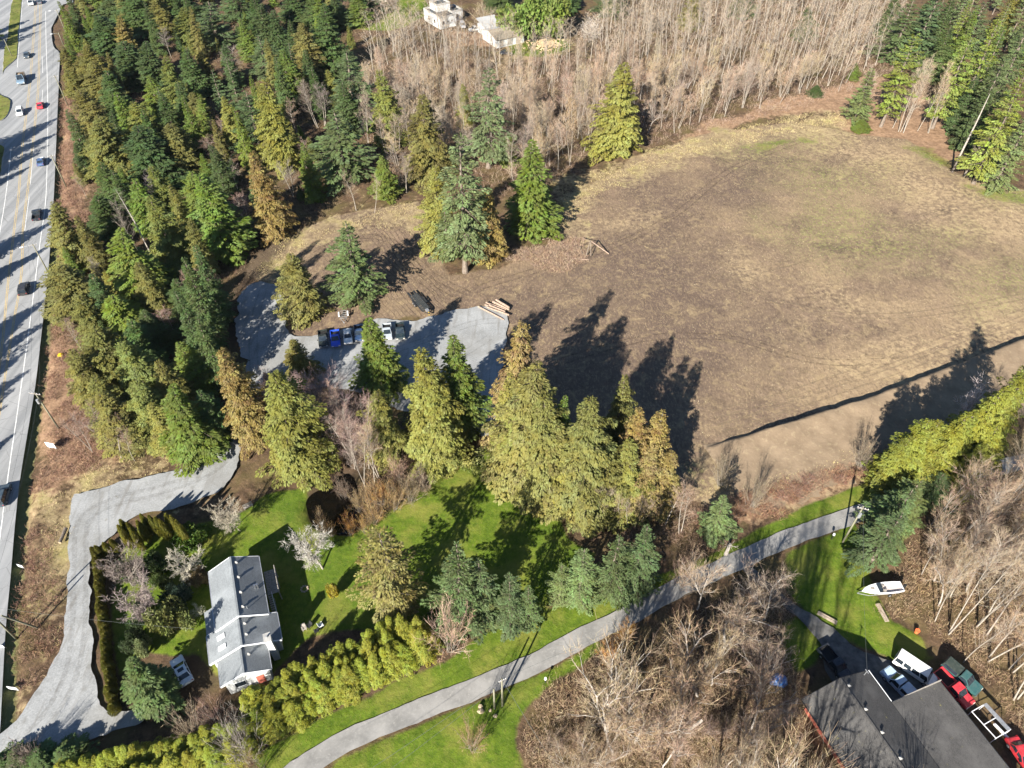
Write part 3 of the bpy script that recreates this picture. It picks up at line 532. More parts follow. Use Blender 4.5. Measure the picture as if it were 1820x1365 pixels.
def bare(seed, kind):
    rng = np.random.default_rng(seed); T0 = []; T1 = []; T2 = []; A = []; B = []; wa = []
    if kind in ('alder', 'alder_far'):
        H = 17.0; Rm = 2.6; far = kind == 'alder_far'; nst = 1 if rng.random() < .7 else 2
        for st in range(nst):
            bend = rng.normal(0, .7, 2); base = rng.normal(0, .25, 2)*(nst-1); tilt = rng.normal(0, .05, 2)*(1+nst)
            ax = lambda q: np.array([base[0]+tilt[0]*q+bend[0]*math.sin(q/H*3.0), base[1]+tilt[1]*q+bend[1]*math.sin(q/H*2.4+1), q])
            zs = np.linspace(-.2, H*.98, 7 if far else 10)
            for i in range(len(zs)-1): T0.append((ax(zs[i]), ax(zs[i+1]), .165*(1-max(zs[i], 0)/H)**1.0+.014, .165*(1-zs[i+1]/H)**1.0+.014))
            nb = 26 if far else 40
            for k in range(nb):
                q = H*(.30+.68*rng.random()**.8); az = rng.uniform(0, 6.28); t = q/H; L = (1.3+3.6*(1-t)+1.6*rng.random())*rng.uniform(.7, 1.15); el = rng.uniform(.35, 1.1)
                d = np.array([math.cos(az)*math.cos(el), math.sin(az)*math.cos(el), math.sin(el)]); o = ax(q); e = o+d*L; T1.append((o, e, .035, .012))
                for j in range(5 if far else 10):
                    s = rng.uniform(.25, 1); d2 = unit(d+rng.normal(0, .5, 3)+[0, 0, .15]); p = o+d*L*s; l2 = L*rng.uniform(.25, .5); A.append(p); B.append(p+d2*l2); wa.append(.013)
                    for m in range(1 if far else 5):
                        s2 = rng.uniform(.2, 1); d3 = unit(d2+rng.normal(0, .55, 3)+[0, 0, .1]); pp = p+d2*l2*s2; A.append(pp); B.append(pp+d3*rng.uniform(.3, .8)); wa.append(.009 if not far else .016)
        mat = 'alder_bark'
    elif kind in ('maple', 'orchard'):
        H = 14.0 if kind == 'maple' else 5.0; Rm = 6.5 if kind == 'maple' else 3.2; sc = H/14.0
        def grow(p, d, L, r, lev):
            n = 3 if lev < 2 else 2; q = np.array(p)
            for i in range(n):
                d = unit(d+rng.normal(0, .16, 3)+np.array([0, 0, .05])); e = q+d*L/n; r2 = r*(1-.32*(i+1)/n)
                (T0 if lev == 0 else T1 if lev < 3 else T2).append((q, e, r*(1-.32*i/n), r2)) if lev < 4 else (A.append(q), B.append(e), wa.append(min(r*.9, .016)))
                if lev >= 1 and lev < 5:
                    for j in range(rng.integers(1, 3) if lev < 4 else 2):
                        dd = unit(d+rng.normal(0, .62, 3)); grow(q+(e-q)*rng.random(), dd, L*rng.uniform(.4, .65), r2*.5, lev+1) if lev < 4 else [(A.append(e), B.append(e+dd*L*.6), wa.append(.011)), (A.append(q), B.append(q+unit(d+rng.normal(0, .7, 3))*L*.5), wa.append(.010))]
                q = e
            if lev < 4:
                for j in range(rng.integers(2, 4) if lev else rng.integers(3, 6)):
                    az = rng.uniform(0, 6.28); sp = .85 if lev == 0 else .6
                    dd = unit(d*(1.0 if lev else .75)+sp*np.array([math.cos(az), math.sin(az), rng.uniform(-.2, .45)])); grow(q, dd, L*rng.uniform(.6, .85), r*.62, lev+1)
        grow(np.array([0, 0, -.2*sc]), unit(np.array([rng.normal(0, .12), rng.normal(0, .12), 1.0])), 4.0*sc, .19*sc**.8, 0); mat = 'pale_bark' if kind == 'maple' else 'alder_bark'
    else:                             # leafless shrub: many stems from the ground
        H = 3.0; Rm = 2.0; mat = 'alder_bark'
        for k in range(34):
            az = rng.uniform(0, 6.28); el = rng.uniform(.45, 1.45); L = rng.uniform(1.7, 3.1); d = np.array([math.cos(az)*math.cos(el), math.sin(az)*math.cos(el), math.sin(el)]); o = np.append(rng.normal(0, .25, 2), -.1)
            e = o+d*L; T1.append((o, e, .022, .007))
            for j in range(12):
                s = rng.uniform(.3, 1); d2 = unit(d+rng.normal(0, .5, 3)); p = o+d*L*s; l2 = rng.uniform(.35, .9); A.append(p); B.append(p+d2*l2); wa.append(.010)
                for m in range(3): d3 = unit(d2+rng.normal(0, .6, 3)); pp = p+d2*l2*rng.uniform(.3, 1); A.append(pp); B.append(pp+d3*rng.uniform(.2, .5)); wa.append(.007)
    parts = []
    for T_, n in ((T0, 8 if kind != 'alder_far' else 4), (T1, 5 if kind in ('maple', 'orchard') else 3), (T2, 3)):
        if T_: v, f, _ = tubes(T_, n); parts.append((v, f))
    Vj, Fj = join(parts); trunk = npmesh('trunk', Vj, Fj, mats=[MAT[mat]], smooth=True)
    A = np.array(A); B = np.array(B); wa = np.array(wa); v, f = strips(A, B, wa, wa*.5, rng)
    crown = npmesh('twigs', v, f, mats=[MAT['twig']], attr=np.repeat(rng.random(len(A)), 4))
    top = max(B[:, 2].max(), Vj[:, 2].max()); rad = np.percentile(np.hypot(B[:, 0], B[:, 1]), 93)
    return trunk, crown, float(top), float(rad)

def bushy(seed, kind):
    rng = np.random.default_rng(seed)
    if kind == 'column':              # clipped-looking arborvitae: a flame of upright sprays
        H = 4.0; Rm = .75; n = 3400; t = rng.random(n)**.9; az = rng.uniform(0, 6.28, n); pr = np.sin(np.pi*np.clip(t*.82+.16, 0, 1))**.75*(1-.25*t)
        rr = Rm*pr*(.45+.62*rng.random(n)**.5)*(1+.16*np.sin(az*3+t*9+seed)); h = np.stack([np.cos(az), np.sin(az), 0*az], 1); P0 = h*rr[:, None]; P0[:, 2] = t*H*.93
        D = h*rng.uniform(.2, .6, n)[:, None]+np.array([0, 0, 1.])+rng.normal(0, .2, (n, 3)); N = h+rng.normal(0, .5, (n, 3)); L = rng.uniform(.18, .34, n); W = rng.uniform(.08, .14, n); mat = 'cedar'; tr = [((0, 0, -.1), (0, 0, H*.8), .07, .02)]
    elif kind == 'hedge':             # broad unclipped cedar of a tall hedge, several tops
        H = 8.0; Rm = 3.0; n = 24000; tops = [(rng.normal(0, 1.25), rng.normal(0, 1.25), rng.uniform(.55, 1.0), rng.uniform(.45, .8)) for _ in range(9)]; k = rng.integers(0, 9, n); tp = np.array(tops)[k]
        t = rng.random(n)**.85; az = rng.uniform(0, 6.28, n); rr = Rm*.78*tp[:, 3]*((1-t)**.85+.03)*np.minimum(1, (t+.12)/.2)**.5*(.35+.72*rng.random(n)**.45)*(1+.2*np.sin(az*4+t*11+k)); h = np.stack([np.cos(az), np.sin(az), 0*az], 1)
        P0 = h*rr[:, None]; P0[:, 0] += tp[:, 0]; P0[:, 1] += tp[:, 1]; P0[:, 2] = t*H*tp[:, 2]
        D = h+np.array([0, 0, .25])+rng.normal(0, .42, (n, 3)); D[:, 2] -= .45*rng.random(n); N = np.array([0, 0, 1.])+h*.5+rng.normal(0, .5, (n, 3)); L = rng.uniform(.2, .42, n); W = rng.uniform(.08, .15, n); mat = 'cedar'; tr = [((tp_[0]*.4, tp_[1]*.4, -.2), (tp_[0], tp_[1], H*tp_[2]*.9), .12, .02) for tp_ in tops]
    else:                             # leafy evergreen shrub of several lobes
        H = 2.4; Rm = 1.6; n = 4200; cs = np.stack([rng.normal(0, .65, 9), rng.normal(0, .65, 9), rng.uniform(.7, 1.7, 9)], 1); rs = rng.uniform(.55, .9, 9); k = rng.integers(0, 9, n)
        d = unit(rng.normal(size=(n, 3))); P0 = cs[k]+d*(rs[k]*rng.random(n)**.4)[:, None]; P0[:, 2] = np.abs(P0[:, 2]); D = d+rng.normal(0, .5, (n, 3)); N = d+rng.normal(0, .5, (n, 3)); L = rng.uniform(.16, .3, n); W = L*rng.uniform(.45, .7, n); mat = 'leaf'; tr = [((0, 0, -.1), tuple(c_), .04, .015) for c_ in cs]
    sp = vnoise(P0[:, :2]*3+P0[:, 2:3], 1.3, seed)
    V, F, r = leaves(P0, D, N, L, W, np.clip(.5*sp+.5*rng.random(n), 0, 1), .05)
    v, f, _ = tubes([(np.array(a), np.array(b), c_, d_) for a, b, c_, d_ in tr], 5)
    return npmesh('trunk', v, f, mats=[MAT['bark']], smooth=True), npmesh('crown', V, F, mats=[MAT[mat]], attr=r), H, Rm

LIB = {}
for k_, n_, fn in (('cedar', 7, conifer), ('fir', 6, conifer), ('spruce', 8, conifer), ('sparse', 2, conifer), ('tall', 3, conifer), ('alder', 9, bare), ('maple', 5, bare), ('orchard', 3, bare), ('shrub', 5, bare), ('column', 3, bushy), ('hedge', 5, bushy), ('bush', 3, bushy)):
    LIB[k_] = [fn(100+17*i+len(k_)*1000, k_) for i in range(n_)]
_pick = {k: 0 for k in LIB}
def plant(kind, name, x, y, h, r, col, label, cat='tree', group=None, rz=None, tilt=None, var=None):
    """one tree or shrub: an Empty with its own trunk and crown"""
    L_ = LIB[kind]; i = _pick[kind] % len(L_) if var is None else var; _pick[kind] += 1
    tm, cm, H0, R0 = L_[i]; o = empty(name, (x, y, gz(x, y)), random.uniform(0, 6.28) if rz is None else rz)
    if tilt: o.rotation_euler = (tilt[0], tilt[1], o.rotation_euler[2])
    o.scale = (r/R0, r/R0, h/H0)
    a = link('trunk', tm, o); b = link('crown' if cm.name.startswith('crown') else 'twigs', cm, o)
    v = random.uniform(.86, 1.14); b.color = (col[0]*v*random.uniform(.93, 1.07), col[1]*v, col[2]*v*random.uniform(.9, 1.1), 1)
    return tag(o, label, cat, group)
# ------------------------------------------------------------------ trees placed from the photograph
SPEC = {'C': ('cedar', (0.193, 0.1905, 0.0508), 'olive green'), 'B': ('cedar', (0.3111, 0.2261, 0.0787), 'bronze brown'), 'Y': ('cedar', (0.2349, 0.2413, 0.0533), 'yellow green'), 'G': ('spruce', (0.1372, 0.1854, 0.0381), 'bright green'),
        'D': ('spruce', (0.0762, 0.1118, 0.0406), 'dark green'), 'F': ('fir', (0.1683, 0.2191, 0.0866), 'blue green'), 'L': ('fir', (0.254, 0.3016, 0.095), 'pale green'), 'S': ('sparse', (0.2667, 0.2349, 0.0762), 'thin olive'), 'X': ('tall', (0.1849, 0.2418, 0.0881), 'tall pale green'), 'Z': ('tall', (0.2134, 0.256, 0.0512), 'tall mossy green')}
SPEC['M'] = ('cedar', (0.15, 0.185, 0.045), 'mid green')
SPEC['C'] = ('cedar', (0.185, 0.188, 0.052), 'olive green')
SPEC['F'] = ('fir', (.118, .168, .066), 'blue green')
SPEC['L'] = ('fir', (.165, .21, .078), 'pale green')
SPEC['X'] = ('tall', (.15, .19, .078), 'tall pale green')
SPEC['B'] = ('cedar', (.265, .205, .07), 'bronze brown')
SPEC['D'] = ('spruce', (.095, .138, .046), 'dark green')
SPEC['G'] = ('spruce', (.155, .208, .042), 'bright green')
SPEC['M'] = ('cedar', (.168, .205, .05), 'mid green')
NOUN = {'cedar': 'cedar', 'spruce': 'hemlock', 'fir': 'fir', 'sparse': 'cedar', 'tall': 'fir'}
rf0 = random.Random(77)
TREES = []                            # (x, y, r) of everything planted, to keep fill trees apart
MARKS = [(np.array(at(*p)), n) for p, n in (((71, 186), 'near the red car'), ((117, 330), 'near the roadside lamp pole'), ((66, 381), 'near the black pickup'), ((42, 512), 'near the black car'), ((107, 630), 'near the yellow crate'), ((103, 758), 'near the transformer pole'), ((112, 30), 'near the far junction'), ((460, 500), 'near the gravel yard'), ((610, 380), 'near the dirt lot'), ((268, 440), 'near the leaning birch'), ((640, 60), 'near the far green lawn'), ((420, 790), 'near the driveway bend'),
    ((795, 45), 'near the far white house'), ((890, 80), 'near the far shed'), ((968, 80), 'near the far firewood'), ((1098, 285), 'near the lone conical cedar'), ((1693, 304), 'near the white snag'), ((1600, 240), 'near the red leaf litter'), ((945, 425), 'near the brush pile'), ((590, 890), 'near the pond'), ((672, 1070), 'near the thin lawn cedar'), ((785, 1150), 'near the pinkish bush'), ((420, 1200), 'near the house end'), ((560, 1120), 'near the garden chairs'), ((893, 1253), 'near the lane poles'), ((1568, 1048), 'near the boat'), ((1627, 1190), 'near the white van'), ((1498, 962), 'near the lane end pole'), ((1385, 1205), 'near the blue tarp'), ((1110, 1165), 'near the orange leaved tree'), ((320, 1190), 'near the white parked car'), ((100, 1340), 'near the driveway mouth'))]
def near(x, y):
    d, n = min((float(np.hypot(m[0]-x, m[1]-y)), n) for m, n in MARKS); return ', '+n if d < 45 else ''
def size_word(h, r): return ('towering' if h > 24 else 'tall' if h > 17 else 'mid sized' if h > 11 else 'young')+(' slender' if r/h < .17 else ' broad' if r/h > .27 else '')
def T(tx, ty, by, w, sp, label=None, zone='in the forest beside the highway', group=None):
    kind = SPEC[sp][0]; by -= (.06 if kind == 'tall' else .2 if 'highway' in zone else .26)*w; w *= 1.5 if 'highway' in zone else 1.04 if (kind == 'fir' and ty > 850) else 1.3    # the skirt of the crown hides the foot of the trunk
    bx = tx+(910-tx)*(by-ty)/(1962.5-ty); X, Y = at(bx, by); h = max(2.0, pix_height(bx, by, ty))
    r = w/2*S45*(Y+CAM_H-h*.35)/FPX; kind, col, word = SPEC[sp]; nm = NOUN[kind]
    TREES.append((X, Y, r)); word = size_word(h, r)+' '+word
    return plant(kind, nm+'_tree', X, Y, h, r, col, label or f'{word} {nm} {zone}{near(X, Y)}', 'tree', group or (None if label else f'{nm} trees {zone}'))
def panel(ox, oy, rows, **kw):
    for row in rows:
        tx, ty, by, w, sp = row[:5]; sp = 'M' if sp == 'C' and 'highway' in kw.get('zone', 'highway') and ox+tx/3.957 > 190 and int(tx+ty) % 3 else sp; T(ox+tx/3.957, oy+ty/3.957, oy+by/3.957, w/3.957, sp, row[5] if len(row) > 5 else None, **kw)
Z1 = 'in the forest beside the highway'
panel(0, 0, [(510, 120, 350, 150, 'D'), (690, 100, 420, 270, 'D'), (830, 100, 420, 140, 'B', 'slim cedar with golden orange tip in the dense stand by the highway'), (930, -40, 280, 300, 'D'), (600, 300, 660, 200, 'C'), (430, 310, 580, 110, 'C'), (860, 280, 640, 300, 'D'), (1080, -60, 280, 160, 'C'), (1150, 370, 860, 170, 'C'), (1290, 40, 330, 190, 'C'),
             (1450, -10, 380, 280, 'F'), (1690, 120, 450, 140, 'G'), (1400, 340, 660, 150, 'C'), (1300, 330, 720, 190, 'D'), (1040, 520, 860, 190, 'G'), (640, 420, 780, 220, 'C'), (560, 620, 1020, 240, 'C'), (820, 630, 1010, 170, 'G'), (940, 700, 1080, 240, 'C'), (680, 800, 1270, 320, 'C'), (960, 880, 1350, 340, 'D'), (1190, 850, 1270, 270, 'C'),
             (1340, 640, 980, 170, 'C'), (1560, 660, 1040, 130, 'Y'), (1640, 740, 1190, 100, 'G'), (1720, 620, 1110, 230, 'F'), (1810, 560, 980, 130, 'Y'), (1330, 1190, 1620, 240, 'G'), (700, 1130, 1520, 220, 'D'), (770, -80, 180, 220, 'D'), (1250, -90, 160, 200, 'D'), (1620, -120, 180, 230, 'F'), (1780, -40, 330, 200, 'D'), (1560, 280, 620, 120, 'D'), (1130, 640, 1020, 150, 'D'), (1480, 1010, 1380, 150, 'D'), (1060, 1150, 1560, 180, 'C'), (540, 380, 640, 170, 'C'), (470, 480, 700, 140, 'C'), (1010, 280, 640, 200, 'D'), (740, 480, 860, 220, 'D'), (1240, 560, 940, 170, 'D')])
panel(450, 0, [(40, 10, 420, 190, 'D'), (30, 240, 580, 220, 'F'), (70, 540, 1220, 250, 'Y'), (200, 340, 740, 210, 'G'), (330, 150, 580, 210, 'C'), (480, 20, 550, 240, 'D'), (570, -20, 220, 190, 'D'), (730, -60, 200, 150, 'G'), (640, 340, 930, 320, 'F', 'large blue green fir with upswept boughs behind its twin above the dirt lot'), (520, 480, 800, 140, 'Y'), (570, 750, 1310, 380, 'F', 'broad blue grey fir standing in front above the dirt lot'),
               (890, 480, 1060, 210, 'C', 'olive cedar half in shade left of the leafless wood'), (1180, 650, 1300, 280, 'C', 'bronze green cedar left of the two tallest firs'), (900, 1080, 1420, 170, 'G'), (1470, 580, 900, 110, 'Y'), (1640, 470, 1190, 300, 'X', 'tall dense fir right behind the tallest fir'), (420, -60, 260, 220, 'D'), (250, -90, 200, 200, 'D'), (130, 60, 420, 170, 'D'), (620, 560, 980, 170, 'D')], zone='at the inner highway forest edge')
panel(0, 340, [(360, 60, 560, 250, 'C'), (690, 20, 330, 260, 'D'), (930, -100, 290, 200, 'G'), (1050, 20, 580, 270, 'C'), (1400, -140, 500, 340, 'G'), (1770, -290, 350, 230, 'B', 'bronze brown cedar at the forest edge above the gravel yard'), (820, 250, 820, 340, 'G'), (1220, 600, 920, 200, 'D'), (430, 520, 920, 370, 'C'), (730, 550, 820, 140, 'Y'), (780, 720, 1100, 350, 'G'), (640, 950, 1420, 370, 'C'),
               (1250, 1040, 1470, 250, 'G', 'bright green young hemlock at the corner of the gravel yard'), (480, 1100, 1520, 240, 'C'), (850, 1050, 1520, 320, 'C'), (1000, 830, 1160, 220, 'D'), (960, 480, 940, 200, 'C'), (1100, 1180, 1640, 220, 'C'), (560, 720, 1120, 230, 'C'), (640, 560, 980, 190, 'D'), (900, 900, 1300, 260, 'D')])
panel(0, 680, [(640, -60, 330, 260, 'C'), (700, 60, 480, 300, 'C'), (930, -40, 420, 280, 'C'), (1200, 20, 540, 320, 'G', 'broad bright green hemlock at the bend of the gravel driveway'), (1060, 130, 490, 230, 'Y'), (1400, 40, 440, 210, 'D'), (840, 180, 470, 200, 'C')], zone='at the south end of the highway forest')
ZM = 'of the belt between lawn and gravel yard'
for a in [(392, 618, 800, 84, 'B', 'bronze brown cedar at the mouth of the gravel yard'), (482, 662, 866, 126, 'Y', 'broad yellow green cedar with bare top beside the pond'), (655, 562, 715, 88, 'G', 'bright green hemlock standing in front of the parked pickups'), (751, 616, 832, 112, 'Y', 'yellow olive cedar between the hemlock and the gravel yard'), (806, 592, 792, 92, 'G', 'pointed green cedar overlapping the right end of the gravel yard'),
          (518, 602, 684, 56, 'C', 'small olive cedar at the left entrance of the gravel yard'), (672, 690, 822, 80, 'Y', 'yellow green cedar right beside the pond thicket'), (925, 566, 800, 92, 'B', 'orange bronze cedar at the corner of gravel yard and field'), (948, 640, 884, 140, 'C', 'tall olive cedar leading the clump at the lawn end'), (1004, 700, 872, 60, 'G'), (968, 700, 905, 110, 'C'), (1020, 770, 925, 100, 'Y'), (1075, 775, 930, 110, 'C'), (1120, 780, 925, 90, 'Y'), (1160, 790, 915, 90, 'B'), (925, 690, 870, 90, 'Y'), (1195, 800, 910, 70, 'B'), (1049, 703, 932, 122, 'C', 'broad olive cedar reaching down to the lawn shadow'),
          (1110, 664, 840, 66, 'C', 'slim olive cedar behind the clump facing the dark field shadow'), (1140, 721, 905, 84, 'B', 'golden bronze cedar with a twin top above white alder stems'), (1178, 724, 895, 82, 'B', 'golden bronze cedar at the field end of the clump'), (1090, 812, 876, 48, 'D'), (990, 745, 905, 100, 'C'), (770, 690, 842, 90, 'Y'), (905, 660, 850, 70, 'Y'),
          (516, 448, 580, 76, 'C', 'olive cedar alone on the dirt left of the big pale fir'), (612, 388, 562, 104, 'L', 'big pale green fir standing on the dirt behind the parked vehicles'), (815, 238, 488, 104, 'X', 'tallest fir with bare lower trunk on the dirt lot'), (868, 325, 474, 62, 'B', 'rusty brown cedar pressed against the tallest fir'), (772, 290, 462, 70, 'Y'), (790, 370, 470, 60, 'L'),
          (943, 246, 430, 92, 'G', 'bright green fir with bare trunk foot by the brush pile'), (1111, 106, 290, 86, 'Y', 'lone conical cedar in front of the leafless wood'), (905, 235, 300, 36, 'G'), (672, 940, 1122, 112, 'S', 'thin cedar with pale trunk alone on the lawn'), (809, 958, 1142, 118, 'F', 'blue green spruce on the shaded lawn'), (905, 1020, 1140, 84, 'F', 'small blue green spruce at the lower lawn edge'), (1152, 930, 1066, 104, 'F', 'blue green pine above the lane, topmost of three'), (1102, 948, 1080, 90, 'F', 'blue green pine in the middle of three above the lane'), (1041, 970, 1090, 94, 'L', 'pale green pine at the lawn side of three above the lane'), (1000, 1000, 1080, 60, 'L'), (1290, 878, 972, 78, 'L', 'pale green pine beside the dry bramble strip'), (860, 1040, 1118, 70, 'L'), (848, 990, 1120, 90, 'F'), (940, 1040, 1125, 70, 'F')]:  # the last spruce but one is added to fill out the lawn shadow
    T(*a[:5], a[5] if len(a) > 5 else None, zone=ZM)
ZR = 'at the wooded far corner of the field'
panel(1360, 0, [(1070, 220, 900, 230, 'Z', 'bright mossy fir at the corner of the red leaf litter'), (1240, -90, 520, 300, 'F'), (1050, -20, 500, 260, 'F'), (760, 460, 890, 190, 'L'), (690, 830, 940, 130, 'G'), (1660, 130, 860, 220, 'Z'), (1460, 250, 910, 220, 'Z'), (1700, 400, 1010, 250, 'X'), (1560, 0, 440, 260, 'F'), (1760, 690, 1300, 270, 'Z', 'mossy fir behind the leaning bare snag'), (1800, -60, 320, 180, 'Y'), (650, 430, 570, 80, 'G'), (370, 590, 690, 100, 'D'), (1320, 160, 620, 200, 'D'), (940, -60, 300, 170, 'D'), (1500, 520, 960, 150, 'D'), (1620, 560, 1090, 180, 'D'), (1860, 480, 1220, 240, 'Z'), (1900, 100, 800, 240, 'X'), (1880, 800, 1380, 240, 'L')], zone=ZR)
ZH = 'of the overgrown hedge beside the lane end'
for i_, (tx, ty, by, w) in enumerate(((1650, 742, 858, 74), (1685, 722, 850, 72), (1722, 735, 860, 70), (1755, 705, 840, 74), (1785, 690, 830, 76), (1815, 660, 812, 80), (1850, 640, 800, 80), (1795, 735, 850, 66), (1620, 772, 868, 54), (1765, 770, 870, 60))):
    bx = tx+(910-tx)*(by-ty)/(1962.5-ty); X, Y = at(bx, by); h = pix_height(bx, by, ty); TREES.append((X, Y, 4)); plant('cedar', 'cedar_tree', X, Y, h*(.85 if i_ % 2 else 1), w/2*S45*(Y+CAM_H-h*.4)/FPX*1.3, (.215, .25, .034), 'vivid yellow green cedar '+ZH+near(X, Y), 'tree', 'cedars '+ZH)
for a in [(1726, 770, 858, 84, 'F'), (1625, 862, 975, 112, 'F'), (1608, 905, 1020, 100, 'F'), (1680, 840, 905, 70, 'F'), (1640, 850, 950, 90, 'L')]: T(*a, zone='beside the end of the lane')

for k in range(34):
    q = [(1000, 1260), (1100, 1195), (1200, 1150), (1320, 1070), (1390, 1050), (1400, 1200), (1300, 1330), (1120, 1350), (960, 1330)]; bx, by = rf0.uniform(945, 1410), rf0.uniform(1050, 1375); X, Y = at(bx, by)
    if sdf(np.array([(X, Y)]), G(q))[0] > 0: plant('shrub', 'leafless_shrub', X, Y, rf0.uniform(2, 4), rf0.uniform(1.6, 2.6), rf0.choice(((.26, .17, .12), (.24, .17, .1), (.28, .2, .15))), 'brown leafless bush in the thicket under the pale maples', 'shrub', 'bushes under the pale maples')
# the tall hedge along the lane: individual cedars
ZG = 'of the tall hedge between house and lane'
rng_h = random.Random(11)
def hedge_tree(bx, by, h, r):
    X, Y = at(bx, by); TREES.append((X, Y, r)); plant('cedar', 'cedar_tree', X, Y, h, r, (rng_h.uniform(.235, .285), rng_h.uniform(.28, .315), .028), f'yellow green cedar {ZG}{near(X, Y)}', 'tree', 'cedars '+ZG)
for row, (x0, y0, x1, y1, n_, h0, h1) in enumerate(((484, 1292, 766, 1150, 34, 5.0, 7.2), (466, 1280, 748, 1142, 34, 6.2, 8.6), (450, 1266, 722, 1132, 28, 6.0, 8.2), (462, 1302, 130, 1385, 30, 4.6, 5.8), (450, 1330, 230, 1390, 18, 4.2, 5.2))):
    for k in range(n_):
        s_ = (k+rng_h.uniform(-.3, .3))/(n_-1); hedge_tree(x0+s_*(x1-x0)+rng_h.uniform(-5, 5), y0+s_*(y1-y0)+rng_h.uniform(-5, 5), (h0+(h1-h0)*s_)*rng_h.uniform(.6, 1.2), rng_h.uniform(1.7, 2.4))
for x, y in ((20, 1372), (60, 1368), (105, 1365), (-15, 1378)): T(x, y-32, y, 62, 'D', zone='at the mouth of the gravel driveway')

# columnar cedars round the house garden
for k in range(27):
    s = k/26; bx = 176+30*s**1.2+rng_h.uniform(-1.5, 1.5); by = 992+272*s; X, Y = at(bx, by)
    plant('column', 'columnar_cedar', X, Y, rng_h.uniform(2.3, 3.1), rng_h.uniform(.6, .75), (.19, .19, .03), 'small columnar cedar in the close row along the gravel driveway', 'shrub', 'row of columnar cedars along the driveway')
for tx, ty in ((211, 921), (223, 927), (207, 931), (247, 911), (241, 923), (262, 914), (273, 917), (281, 921), (292, 911), (301, 914), (310, 923), (317, 932), (229, 937)):
    by = ty+rng_h.uniform(36, 42); bx = tx+(910-tx)*(by-ty)/(1962.5-ty); X, Y = at(bx, by); plant('column', 'columnar_cedar', X, Y, pix_height(bx, by, ty), rng_h.uniform(.55, .7), (.22, .215, .03), 'tall flame shaped columnar cedar at the corner of the garden', 'shrub', 'tall columnar cedars at the garden corner')
for tx, ty in ((163, 969), (170, 967), (184, 961), (196, 955)):
    by = ty+22; bx = tx+12; X, Y = at(bx, by); plant('column', 'columnar_cedar', X, Y, pix_height(bx, by, ty), .6, (.2, .195, .03), 'short columnar cedar where the garden row turns the corner', 'shrub', 'short columnar cedars at the row corner')

def B_(kind, tx, ty, by, w, col, label, name='bare_tree', cat='tree', group=None, **kw):
    bx = tx+(910-tx)*(by-ty)/(1962.5-ty); X, Y = at(bx, by); h = max(1.0, pix_height(bx, by, ty)); r = w/2*S45*(Y+CAM_H-h*.6)/FPX; TREES.append((X, Y, r*.6))
    return plant(kind, name, X, Y, h, r, col, label+(near(X, Y) if group else ''), cat, group, **kw)
GREY = (.235, .19, .16); PINK = (.27, .175, .135); TAN = (.31, .23, .155); RUST = (.23, .135, .075)
B_('orchard', 196, 985, 1040, 78, GREY, 'grey leafless fruit tree behind the columnar cedar row, nearer the garden corner', 'fruit_tree')
B_('orchard', 205, 1048, 1108, 84, GREY, 'grey leafless fruit tree by the garden wires, behind the columnar row', 'fruit_tree')
B_('orchard', 318, 986, 1030, 64, (.40, .365, .285), 'creamy white blossoming fruit tree beside the grey roofed house', 'fruit_tree')
B_('orchard', 386, 895, 945, 60, (.42, .38, .28), 'small lichen grey fruit tree at the lawn edge by the driveway', 'fruit_tree')
B_('orchard', 553, 952, 1010, 80, (.36, .33, .29), 'pale lichen covered leafless apple tree on the lawn by the pond', 'fruit_tree')
B_('orchard', 345, 1078, 1098, 30, (.40, .38, .28), 'small bare shrub tree close to the house wall', 'fruit_tree')
def S_(tx, ty, by, w, col, label, group=None): return B_('bush', tx, ty, by, w, col, label, 'leafy_shrub', 'shrub', group)
S_(287, 1078, 1118, 60, (.13, .15, .045), 'rounded green shrub with reddish side in the house garden'); S_(300, 1040, 1075, 44, (.03, .05, .035), 'dark evergreen shrub between blossom tree and rounded shrub'); S_(240, 1130, 1158, 30, (.17, .2, .08), 'small pale green rhododendron by the garden driveway')
for tx_, ty_, by_, w_, c_, lb_ in ((225, 1000, 1030, 44, (.06, .09, .03), 'low dark shrub behind the columnar row corner'), (262, 985, 1012, 40, (.07, .1, .03), 'low dark shrub below the tall columnar cedars'), (238, 1075, 1102, 40, (.05, .08, .03), 'dark low shrub between fruit trees and rounded shrub'), (222, 1120, 1150, 40, (.05, .075, .03), 'dark low shrub in the shade of the columnar row'), (345, 1010, 1034, 36, (.16, .13, .06), 'bronze low shrub beside the blossom tree'), (275, 1018, 1040, 34, (.08, .11, .03), 'green low shrub under the blossom tree')): S_(tx_, ty_, by_, w_, c_, lb_)  # made-up low shrubs, added to deepen the garden's shade
S_(588, 1036, 1058, 22, (.32, .27, .03), 'small round golden yellow shrub alone on the lawn'); S_(330, 940, 962, 60, (.09, .15, .02), 'clipped green mound behind the tall columnar cedars')
T(226, 1168, 1258, 70, 'D', 'wide dark green fir beside the white parked car')
B_('shrub', 785, 1060, 1152, 106, (.36, .245, .185), 'round pinkish brown leafless bush at the end of the tall hedge', 'leafless_shrub', 'shrub')
for a in ((303, 1262, 1310, 70, TAN), (385, 1268, 1345, 100, GREY), (350, 1235, 1290, 60, PINK), (430, 1330, 1372, 50, RUST), (15, 1320, 1352, 60, GREY)): B_('shrub', *a, 'leafless bush growing through the tall hedge', 'leafless_shrub', 'shrub', 'leafless bushes in the tall hedge')
